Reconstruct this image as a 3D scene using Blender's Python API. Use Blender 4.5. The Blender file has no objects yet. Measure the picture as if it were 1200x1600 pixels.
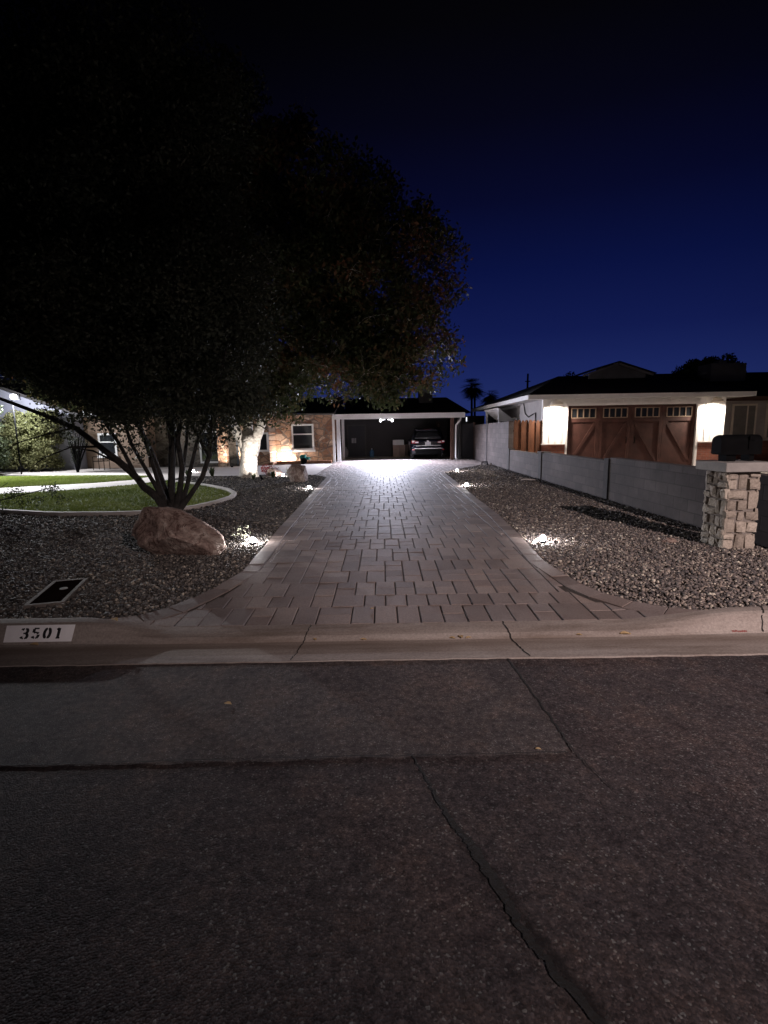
import bpy, bmesh, math, random
import numpy as np
from mathutils import Vector, Matrix

R = math.radians
random.seed(7)
rng = np.random.default_rng(11)
scene = bpy.context.scene
COL = scene.collection

# ------------------------------------------------------------------ camera
CAM_H = 1.65
cd = bpy.data.cameras.new('camera')
cam = bpy.data.objects.new('camera', cd)
COL.objects.link(cam)
scene.camera = cam
cd.sensor_fit = 'VERTICAL'
cd.sensor_height = 36.0
cd.lens = 18.0
cd.clip_start = 0.05
cd.clip_end = 2000
_p, _r = R(8.92), R(0.95)
_f = Vector((0, math.cos(_p), -math.sin(_p)))
_u0 = Vector((0, math.sin(_p), math.cos(_p)))
_r0 = Vector((1, 0, 0))
_rt = math.cos(_r) * _r0 - math.sin(_r) * _u0
_up = math.sin(_r) * _r0 + math.cos(_r) * _u0
cam.matrix_world = Matrix(((_rt.x, _up.x, -_f.x, 0), (_rt.y, _up.y, -_f.y, 0),
                           (_rt.z, _up.z, -_f.z, CAM_H), (0, 0, 0, 1)))

# ------------------------------------------------------------------ world (late dusk sky)
world = bpy.data.worlds.new('World')
scene.world = world
world.use_nodes = True
wn, wl = world.node_tree.nodes, world.node_tree.links
bg = wn['Background']
tc = wn.new('ShaderNodeTexCoord')
sp = wn.new('ShaderNodeSeparateXYZ'); wl.new(tc.outputs['Generated'], sp.inputs[0])
ramp = wn.new('ShaderNodeValToRGB'); wl.new(sp.outputs['Z'], ramp.inputs[0])
els = ramp.color_ramp.elements
els[0].position = 0.0; els[0].color = (0.0165, 0.0280, 0.130, 1)
els[1].position = 1.0; els[1].color = (0.0012, 0.0012, 0.0016, 1)
for pos, c in ((0.05, (0.0145, 0.0250, 0.122)), (0.10, (0.0105, 0.0190, 0.106)), (0.17, (0.0058, 0.0108, 0.076)),
               (0.27, (0.0030, 0.0060, 0.050)), (0.37, (0.0022, 0.0032, 0.0235)), (0.47, (0.0020, 0.0021, 0.0095)),
               (0.57, (0.0020, 0.0019, 0.0038))):
    e = els.new(pos); e.color = (*c, 1)
dt = wn.new('ShaderNodeVectorMath'); dt.operation = 'DOT_PRODUCT'
wl.new(tc.outputs['Generated'], dt.inputs[0]); dt.inputs[1].default_value = (0.235, 0.972, 0.0)
mr = wn.new('ShaderNodeMapRange'); mr.interpolation_type = 'SMOOTHSTEP'
wl.new(dt.outputs['Value'], mr.inputs['Value'])
mr.inputs['From Min'].default_value = 0.66; mr.inputs['From Max'].default_value = 0.985
mr.inputs['To Min'].default_value = 0.16; mr.inputs['To Max'].default_value = 1.0
mx = wn.new('ShaderNodeVectorMath'); mx.operation = 'SCALE'
wl.new(ramp.outputs[0], mx.inputs[0]); wl.new(mr.outputs[0], mx.inputs['Scale'])
wl.new(mx.outputs[0], bg.inputs['Color'])
bg.inputs['Strength'].default_value = 1.0

scene.view_settings.view_transform = 'Standard'
scene.view_settings.look = 'None'
scene.view_settings.exposure = 0.0
scene.view_settings.gamma = 1.0
scene.cycles.use_denoising = True
scene.cycles.max_bounces = 6
scene.cycles.sample_clamp_indirect = 4.0
scene.cycles.use_light_tree = True

# light levels (all real lamps of the place)
P_STREET = 14500
P_PATH = 40.0
P_FLOOD = 3200
P_BARN = 460
P_TREE = 300
P_HOUSE = 8500
P_WALLWASH = 200
P_COLUMN = 260

# ------------------------------------------------------------------ helpers
def link(o):
    COL.objects.link(o); return o

def tag(o, label=None, cat=None, group=None, kind=None):
    if label: o['label'] = label
    if cat: o['category'] = cat
    if group: o['group'] = group
    if kind: o['kind'] = kind
    return o

def thing(name, label, cat, loc=(0, 0, 0), rz=0, group=None):
    o = bpy.data.objects.new(name, None)
    o.empty_display_size = 0.2
    o.location = loc; o.rotation_euler = (0, 0, rz)
    link(o); return tag(o, label, cat, group)

def vworld(parent):
    """world location of a thing (all things sit unscaled, parents sit at the root)"""
    v = Vector((0, 0, 0)); p = parent
    while p is not None:
        v = v + p.location; p = p.parent
    return v

class MB:
    def __init__(s):
        s.v = []; s.f = []; s.m = []
    def add(s, vs, fs, m=0):
        b = len(s.v)
        s.v.extend(tuple(x) for x in vs)
        for f in fs:
            s.f.append([b + i for i in f]); s.m.append(m)
    def box(s, x0, x1, y0, y1, z0, z1, m=0):
        s.add([(x0, y0, z0), (x1, y0, z0), (x1, y1, z0), (x0, y1, z0), (x0, y0, z1), (x1, y0, z1), (x1, y1, z1), (x0, y1, z1)],
              [(3, 2, 1, 0), (4, 5, 6, 7), (0, 1, 5, 4), (1, 2, 6, 5), (2, 3, 7, 6), (3, 0, 4, 7)], m)
    def bar(s, a, b, w, h, m=0, up=(0, 0, 1)):
        a, b = Vector(a), Vector(b); d = (b - a).normalized(); up = Vector(up)
        sd = d.cross(up)
        if sd.length < 1e-4: sd = d.cross(Vector((1, 0, 0)))
        sd.normalize(); uu = sd.cross(d)
        vs = []
        for p in (a, b):
            for i, j in ((-1, -1), (1, -1), (1, 1), (-1, 1)):
                vs.append(p + sd * (i * w / 2) + uu * (j * h / 2))
        s.add(vs, [(0, 1, 2, 3), (7, 6, 5, 4), (0, 4, 5, 1), (1, 5, 6, 2), (2, 6, 7, 3), (3, 7, 4, 0)], m)
    def tube(s, pts, rad, n=8, m=0, cap=True, jit=0.0):
        pts = [Vector(p) for p in pts]
        if not hasattr(rad, '__len__'): rad = [rad] * len(pts)
        ref = Vector((0.3, 0.9, 0.1)); vs = []
        for i, p in enumerate(pts):
            d = (pts[min(i + 1, len(pts) - 1)] - pts[max(i - 1, 0)])
            if d.length < 1e-9: d = Vector((0, 0, 1))
            d.normalize()
            a = d.cross(ref)
            if a.length < 0.05: a = d.cross(Vector((1, 0, 0)))
            a.normalize(); b = d.cross(a); ref = a.cross(d) if False else ref
            for k in range(n):
                t = 2 * math.pi * k / n
                r = rad[i] * (1 + (random.uniform(-jit, jit) if jit else 0))
                vs.append(p + a * (r * math.cos(t)) + b * (r * math.sin(t)))
        fs = []
        for i in range(len(pts) - 1):
            for k in range(n):
                k2 = (k + 1) % n
                fs.append((i * n + k, i * n + k2, (i + 1) * n + k2, (i + 1) * n + k))
        if cap:
            fs.append(tuple(range(n))); fs.append(tuple(reversed(range((len(pts) - 1) * n, len(pts) * n))))
        s.add(vs, fs, m)
    def lathe(s, prof, c=(0, 0, 0), n=20, m=0):
        vs = []; fs = []
        for r, z in prof:
            for k in range(n):
                t = 2 * math.pi * k / n
                vs.append((c[0] + r * math.cos(t), c[1] + r * math.sin(t), c[2] + z))
        for i in range(len(prof) - 1):
            for k in range(n):
                k2 = (k + 1) % n
                fs.append((i * n + k, i * n + k2, (i + 1) * n + k2, (i + 1) * n + k))
        s.add(vs, fs, m)
    def prism(s, poly, vec, m=0):
        """extrude a 3-D polygon along vec"""
        n = len(poly); v = Vector(vec)
        vs = [Vector(p) for p in poly] + [Vector(p) + v for p in poly]
        fs = [tuple(range(n)), tuple(reversed(range(n, 2 * n)))]
        for i in range(n):
            j = (i + 1) % n
            fs.append((i, i + n, j + n, j))
        s.add(vs, fs, m)
    def sheet(s, poly, z=None, m=0):
        vs = [(p[0], p[1], z if z is not None else p[2]) for p in poly]
        s.add(vs, [tuple(range(len(vs)))], m)
    def build(s, name, mats, parent=None, smooth=False, base=None, bevel=0, fix=True):
        me = bpy.data.meshes.new(name)
        off = vworld(parent) if parent is not None else Vector(base if base is not None else (0, 0, 0))
        me.from_pydata([(x - off.x, y - off.y, z - off.z) for x, y, z in s.v], [], s.f)
        mats = mats if isinstance(mats, (list, tuple)) else [mats]
        for m in mats: me.materials.append(m)
        if len(mats) > 1: me.polygons.foreach_set('material_index', s.m)
        if fix:
            bm = bmesh.new(); bm.from_mesh(me)
            bmesh.ops.recalc_face_normals(bm, faces=bm.faces)
            bm.to_mesh(me); bm.free()
        if smooth: me.polygons.foreach_set('use_smooth', [True] * len(me.polygons))
        me.update()
        o = link(bpy.data.objects.new(name, me))
        if parent is not None: o.parent = parent
        else: o.location = off
        if bevel:
            b = o.modifiers.new('bevel', 'BEVEL'); b.width = bevel; b.segments = 2; b.limit_method = 'ANGLE'; b.angle_limit = R(40)
        return o

def big_mesh(name, V, F, mat, parent=None, base=None):
    """numpy mesh with equal-sized faces"""
    me = bpy.data.meshes.new(name)
    off = np.array(vworld(parent) if parent is not None else (base if base is not None else (0, 0, 0)))
    V = np.asarray(V, dtype=np.float32) - off.astype(np.float32)
    F = np.asarray(F, dtype=np.int32); k = F.shape[1]
    me.vertices.add(len(V)); me.vertices.foreach_set('co', V.ravel())
    me.loops.add(F.size); me.loops.foreach_set('vertex_index', F.ravel())
    me.polygons.add(len(F)); me.polygons.foreach_set('loop_start', np.arange(0, F.size, k, dtype=np.int32))
    me.update(calc_edges=True); me.validate()
    me.materials.append(mat)
    o = link(bpy.data.objects.new(name, me))
    if parent is not None: o.parent = parent
    else: o.location = Vector(off)
    return o

# ------------------------------------------------------------------ materials
def new_mat(name):
    m = bpy.data.materials.new(name); m.use_nodes = True
    nt = m.node_tree
    return m, nt, nt.nodes['Principled BSDF']

def N(nt, typ, **kw):
    n = nt.nodes.new(typ)
    for k, v in kw.items():
        if k in n.inputs: n.inputs[k].default_value = v
        else: setattr(n, k, v)
    return n

def rampn(nt, src, stops, interp='LINEAR'):
    r = nt.nodes.new('ShaderNodeValToRGB'); r.color_ramp.interpolation = interp
    e = r.color_ramp.elements
    while len(e) > 1: e.remove(e[-1])
    e[0].position = stops[0][0]; e[0].color = (*stops[0][1], 1)
    for p, c in stops[1:]:
        x = e.new(p); x.color = (*c, 1)
    nt.links.new(src, r.inputs[0]); return r

def mixc(nt, a, b, fac, mode='MIX'):
    m = nt.nodes.new('ShaderNodeMix'); m.data_type = 'RGBA'; m.blend_type = mode
    for sock, val in ((m.inputs[0], fac), (m.inputs[6], a), (m.inputs[7], b)):
        if hasattr(val, 'is_linked') or hasattr(val, 'links'): nt.links.new(val, sock)
        elif isinstance(val, (int, float)): sock.default_value = val
        else: sock.default_value = (*val, 1)
    return m.outputs[2]

def bumpn(nt, h, strength=0.4, dist=0.02):
    b = nt.nodes.new('ShaderNodeBump'); b.inputs['Strength'].default_value = strength; b.inputs['Distance'].default_value = dist
    nt.links.new(h, b.inputs['Height']); return b

def M(name, c1, c2=None, scale=3.0, rough=0.8, bump=0.0, bscale=30.0, bdist=0.01, metal=0.0, island=0.0, spec=0.3, detail=6):
    m, nt, p = new_mat(name)
    p.inputs['Roughness'].default_value = rough; p.inputs['Metallic'].default_value = metal
    p.inputs['Specular IOR Level'].default_value = spec
    tcn = N(nt, 'ShaderNodeTexCoord')
    col = None
    if c2 is not None:
        nz = N(nt, 'ShaderNodeTexNoise', Scale=scale, Detail=detail, Roughness=0.65)
        nt.links.new(tcn.outputs['Object'], nz.inputs['Vector'])
        col = rampn(nt, nz.outputs[0], [(0.32, c1), (0.68, c2)]).outputs[0]
    else:
        p.inputs['Base Color'].default_value = (*c1, 1)
    if island:
        g = N(nt, 'ShaderNodeNewGeometry')
        rr = rampn(nt, g.outputs['Random Per Island'], [(0.0, (1 - island,) * 3), (1.0, (1 + island,) * 3)])
        col = mixc(nt, col if col is not None else c1, rr.outputs[0], 1.0, 'MULTIPLY')
    if col is not None: nt.links.new(col, p.inputs['Base Color'])
    if bump:
        nb = N(nt, 'ShaderNodeTexNoise', Scale=bscale, Detail=5)
        nt.links.new(tcn.outputs['Object'], nb.inputs['Vector'])
        nt.links.new(bumpn(nt, nb.outputs[0], bump, bdist).outputs[0], p.inputs['Normal'])
    return m

def emit(name, col, strength):
    m, nt, p = new_mat(name)
    p.inputs['Base Color'].default_value = (0.8, 0.8, 0.8, 1)
    p.inputs['Emission Color'].default_value = (*col, 1); p.inputs['Emission Strength'].default_value = strength
    return m

def plane_uv(nt, axis):
    t = N(nt, 'ShaderNodeTexCoord'); s = N(nt, 'ShaderNodeSeparateXYZ'); nt.links.new(t.outputs['Object'], s.inputs[0])
    c = N(nt, 'ShaderNodeCombineXYZ')
    nt.links.new(s.outputs['XYZ'.index(axis[0])], c.inputs[0]); nt.links.new(s.outputs['XYZ'.index(axis[1])], c.inputs[1])
    return t, c.outputs[0]

def brick_mat(name, axis, c1, c2, cm, bw, bh, mortar=0.01, rough=0.85, bump=0.6, off=0.5, noise=0.35, bdist=0.008):
    m, nt, p = new_mat(name); p.inputs['Roughness'].default_value = rough; p.inputs['Specular IOR Level'].default_value = 0.2
    t, uv = plane_uv(nt, axis)
    b = N(nt, 'ShaderNodeTexBrick', Scale=1.0); b.offset = off
    b.inputs['Brick Width'].default_value = bw; b.inputs['Row Height'].default_value = bh
    b.inputs['Mortar Size'].default_value = mortar; b.inputs['Mortar Smooth'].default_value = 0.3
    b.inputs['Color1'].default_value = (*c1, 1); b.inputs['Color2'].default_value = (*c2, 1); b.inputs['Mortar'].default_value = (*cm, 1)
    nt.links.new(uv, b.inputs['Vector'])
    nz = N(nt, 'ShaderNodeTexNoise', Scale=1.4, Detail=8, Roughness=0.7); nt.links.new(t.outputs['Object'], nz.inputs['Vector'])
    rr = rampn(nt, nz.outputs[0], [(0.3, (1 - noise,) * 3), (0.7, (1 + noise * 0.6,) * 3)])
    nt.links.new(mixc(nt, b.outputs['Color'], rr.outputs[0], 1.0, 'MULTIPLY'), p.inputs['Base Color'])
    n2 = N(nt, 'ShaderNodeTexNoise', Scale=60.0, Detail=4); nt.links.new(t.outputs['Object'], n2.inputs['Vector'])
    mh = N(nt, 'ShaderNodeMath', operation='MULTIPLY_ADD'); nt.links.new(b.outputs['Fac'], mh.inputs[0]); mh.inputs[1].default_value = -1.0
    ma = N(nt, 'ShaderNodeMath', operation='MULTIPLY'); nt.links.new(n2.outputs[0], ma.inputs[0]); ma.inputs[1].default_value = 0.35
    nt.links.new(ma.outputs[0], mh.inputs[2])
    nt.links.new(bumpn(nt, mh.outputs[0], bump, bdist).outputs[0], p.inputs['Normal'])
    return m

def flagstone_mat(name, axis, stops, scale=3.0, mortar=(0.16, 0.13, 0.11)):
    m, nt, p = new_mat(name); p.inputs['Roughness'].default_value = 0.85; p.inputs['Specular IOR Level'].default_value = 0.2
    t, uv = plane_uv(nt, axis)
    mp = N(nt, 'ShaderNodeMapping'); mp.inputs['Scale'].default_value = (1.0, 1.45, 1.0); nt.links.new(uv, mp.inputs['Vector'])
    nw = N(nt, 'ShaderNodeTexNoise', Scale=2.5, Detail=3); nt.links.new(mp.outputs[0], nw.inputs['Vector'])
    sc = N(nt, 'ShaderNodeVectorMath', operation='MULTIPLY_ADD'); nt.links.new(nw.outputs['Color'], sc.inputs[0])
    sc.inputs[1].default_value = (0.18, 0.18, 0); nt.links.new(mp.outputs[0], sc.inputs[2])
    v = N(nt, 'ShaderNodeTexVoronoi', Scale=scale); nt.links.new(sc.outputs[0], v.inputs['Vector'])
    ve = N(nt, 'ShaderNodeTexVoronoi', Scale=scale, feature='DISTANCE_TO_EDGE'); nt.links.new(sc.outputs[0], ve.inputs['Vector'])
    s2 = N(nt, 'ShaderNodeSeparateXYZ'); nt.links.new(v.outputs['Color'], s2.inputs[0])
    cr = rampn(nt, s2.outputs[0], stops)
    nz = N(nt, 'ShaderNodeTexNoise', Scale=9.0, Detail=8); nt.links.new(t.outputs['Object'], nz.inputs['Vector'])
    rr = rampn(nt, nz.outputs[0], [(0.3, (0.7,) * 3), (0.7, (1.2,) * 3)])
    c = mixc(nt, cr.outputs[0], rr.outputs[0], 1.0, 'MULTIPLY')
    er = rampn(nt, ve.outputs['Distance'], [(0.02, (0, 0, 0)), (0.07, (1, 1, 1))])
    nt.links.new(mixc(nt, mortar, c, er.outputs[0]), p.inputs['Base Color'])
    ad = N(nt, 'ShaderNodeMath', operation='MULTIPLY_ADD'); nt.links.new(nz.outputs[0], ad.inputs[0]); ad.inputs[1].default_value = 0.5
    nt.links.new(er.outputs[0], ad.inputs[2])
    nt.links.new(bumpn(nt, ad.outputs[0], 0.8, 0.02).outputs[0], p.inputs['Normal'])
    return m

def asphalt_mat(name, base, contrast, scale, bump, light, crack=False):
    m, nt, p = new_mat(name); p.inputs['Roughness'].default_value = 0.92; p.inputs['Specular IOR Level'].default_value = 0.12
    t = N(nt, 'ShaderNodeTexCoord')
    v = N(nt, 'ShaderNodeTexVoronoi', Scale=scale); nt.links.new(t.outputs['Object'], v.inputs['Vector'])
    s = N(nt, 'ShaderNodeSeparateXYZ'); nt.links.new(v.outputs['Color'], s.inputs[0])
    b = np.array(base)
    cr = rampn(nt, s.outputs[0], [(0.0, tuple(b * (1 - contrast))), (0.55, tuple(b)), (0.85, tuple(b * (1 + contrast) * np.array((1.05, 1, 0.96)))),
                                  (0.95, tuple(b * (1 + contrast * 1.8))), (0.985, (light,) * 3)])
    nz = N(nt, 'ShaderNodeTexNoise', Scale=0.9, Detail=9, Roughness=0.68); nt.links.new(t.outputs['Object'], nz.inputs['Vector'])
    rr = rampn(nt, nz.outputs[0], [(0.3, (0.62, 0.62, 0.66)), (0.5, (1, 1, 1)), (0.7, (1.4, 1.25, 1.15))])
    c = mixc(nt, cr.outputs[0], rr.outputs[0], 1.0, 'MULTIPLY')
    n3 = N(nt, 'ShaderNodeTexNoise', Scale=26.0, Detail=4, Roughness=0.7); nt.links.new(t.outputs['Object'], n3.inputs['Vector'])
    r3 = rampn(nt, n3.outputs[0], [(0.35, (0.6,) * 3), (0.65, (1.35,) * 3)])
    c = mixc(nt, c, r3.outputs[0], 1.0, 'MULTIPLY')
    n4 = N(nt, 'ShaderNodeTexNoise', Scale=4.5, Detail=8, Roughness=0.75); nt.links.new(t.outputs['Object'], n4.inputs['Vector'])
    c = mixc(nt, c, rampn(nt, n4.outputs[0], [(0.36, (0.74, 0.72, 0.74)), (0.5, (1, 1, 1)), (0.64, (1.22, 1.12, 1.04))]).outputs[0], 1.0, 'MULTIPLY')
    if crack:   # old sealer smeared along the long crack
        sx = N(nt, 'ShaderNodeSeparateXYZ'); nt.links.new(t.outputs['Object'], sx.inputs[0])
        l1 = N(nt, 'ShaderNodeMath', operation='MULTIPLY_ADD'); nt.links.new(sx.outputs['Y'], l1.inputs[0]); l1.inputs[1].default_value = 0.415; nt.links.new(sx.outputs['X'], l1.inputs[2])
        l2 = N(nt, 'ShaderNodeMath', operation='SUBTRACT'); nt.links.new(l1.outputs[0], l2.inputs[0]); l2.inputs[1].default_value = 1.085
        l3 = N(nt, 'ShaderNodeMath', operation='ABSOLUTE'); nt.links.new(l2.outputs[0], l3.inputs[0])
        l4 = N(nt, 'ShaderNodeMath', operation='MULTIPLY_ADD'); nt.links.new(n4.outputs[0], l4.inputs[0]); l4.inputs[1].default_value = 0.20; nt.links.new(l3.outputs[0], l4.inputs[2])
        yr = N(nt, 'ShaderNodeMapRange'); nt.links.new(sx.outputs['Y'], yr.inputs['Value']); yr.inputs['From Min'].default_value = 1.4; yr.inputs['From Max'].default_value = 2.15
        yr.inputs['To Min'].default_value = 0.0; yr.inputs['To Max'].default_value = 0.07
        l5 = N(nt, 'ShaderNodeMath', operation='ADD'); nt.links.new(l4.outputs[0], l5.inputs[0]); nt.links.new(yr.outputs[0], l5.inputs[1])
        c = mixc(nt, (0.014, 0.012, 0.012), c, rampn(nt, l5.outputs[0], [(0.105, (0.15,) * 3), (0.155, (1, 1, 1))]).outputs[0])
    nt.links.new(c, p.inputs['Base Color'])
    ad = N(nt, 'ShaderNodeMath', operation='MULTIPLY_ADD'); nt.links.new(v.outputs['Distance'], ad.inputs[0]); ad.inputs[1].default_value = -0.8
    nt.links.new(n3.outputs[0], ad.inputs[2])
    nt.links.new(bumpn(nt, ad.outputs[0], bump, 0.008).outputs[0], p.inputs['Normal'])
    return m

def stone_mat(name, stops, rough=0.8):
    m, nt, p = new_mat(name); p.inputs['Roughness'].default_value = rough; p.inputs['Specular IOR Level'].default_value = 0.2
    g = N(nt, 'ShaderNodeNewGeometry')
    cr = rampn(nt, g.outputs['Random Per Island'], stops)
    t = N(nt, 'ShaderNodeTexCoord')
    nz = N(nt, 'ShaderNodeTexNoise', Scale=40.0, Detail=4); nt.links.new(t.outputs['Object'], nz.inputs['Vector'])
    rr = rampn(nt, nz.outputs[0], [(0.3, (0.75,) * 3), (0.7, (1.2,) * 3)])
    nt.links.new(mixc(nt, cr.outputs[0], rr.outputs[0], 1.0, 'MULTIPLY'), p.inputs['Base Color'])
    return m

def paver_mat():
    m, nt, p = new_mat('paver'); p.inputs['Roughness'].default_value = 0.70; p.inputs['Specular IOR Level'].default_value = 0.20
    g = N(nt, 'ShaderNodeNewGeometry'); t = N(nt, 'ShaderNodeTexCoord')
    cr = rampn(nt, g.outputs['Random Per Island'], [(0.0, (0.150, 0.120, 0.110)), (0.3, (0.205, 0.162, 0.146)), (0.55, (0.182, 0.152, 0.144)), (0.8, (0.226, 0.180, 0.160)), (1.0, (0.245, 0.206, 0.188))])
    a = N(nt, 'ShaderNodeTexNoise', Scale=1.1, Detail=8, Roughness=0.7); nt.links.new(t.outputs['Object'], a.inputs['Vector'])
    c = mixc(nt, cr.outputs[0], rampn(nt, a.outputs[0], [(0.3, (0.72, 0.70, 0.70)), (0.5, (1, 1, 1)), (0.7, (1.18, 1.16, 1.14))]).outputs[0], 1.0, 'MULTIPLY')
    b = N(nt, 'ShaderNodeTexNoise', Scale=70.0, Detail=5, Roughness=0.7); nt.links.new(t.outputs['Object'], b.inputs['Vector'])
    c = mixc(nt, c, rampn(nt, b.outputs[0], [(0.3, (0.72,) * 3), (0.7, (1.22,) * 3)]).outputs[0], 1.0, 'MULTIPLY')
    nt.links.new(c, p.inputs['Base Color']); nt.links.new(bumpn(nt, b.outputs[0], 0.5, 0.005).outputs[0], p.inputs['Normal'])
    return m

def leaf_mat(name, stops, trans=0.25):
    m, nt, p = new_mat(name); p.inputs['Roughness'].default_value = 0.6; p.inputs['Specular IOR Level'].default_value = 0.25
    g = N(nt, 'ShaderNodeNewGeometry')
    t = N(nt, 'ShaderNodeTexCoord')
    nz = N(nt, 'ShaderNodeTexNoise', Scale=0.55, Detail=3); nt.links.new(t.outputs['Object'], nz.inputs['Vector'])
    ad = N(nt, 'ShaderNodeMath', operation='MULTIPLY_ADD'); nt.links.new(g.outputs['Random Per Island'], ad.inputs[0]); ad.inputs[1].default_value = 0.45
    sb = N(nt, 'ShaderNodeMath', operation='MULTIPLY_ADD'); nt.links.new(nz.outputs[0], sb.inputs[0]); sb.inputs[1].default_value = 1.5; sb.inputs[2].default_value = -0.5
    nt.links.new(sb.outputs[0], ad.inputs[2])
    cr = rampn(nt, ad.outputs[0], stops)
    nt.links.new(cr.outputs[0], p.inputs['Base Color'])
    tr = N(nt, 'ShaderNodeBsdfTranslucent'); nt.links.new(cr.outputs[0], tr.inputs['Color'])
    mxs = N(nt, 'ShaderNodeMixShader'); mxs.inputs[0].default_value = trans
    out = nt.nodes['Material Output']
    nt.links.new(p.outputs[0], mxs.inputs[1]); nt.links.new(tr.outputs[0], mxs.inputs[2]); nt.links.new(mxs.outputs[0], out.inputs['Surface'])
    return m

def glass_mat(name, col=(0.02, 0.022, 0.025), rough=0.06):
    m, nt, p = new_mat(name)
    p.inputs['Base Color'].default_value = (*col, 1); p.inputs['Roughness'].default_value = rough; p.inputs['Specular IOR Level'].default_value = 0.6
    return m

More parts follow.
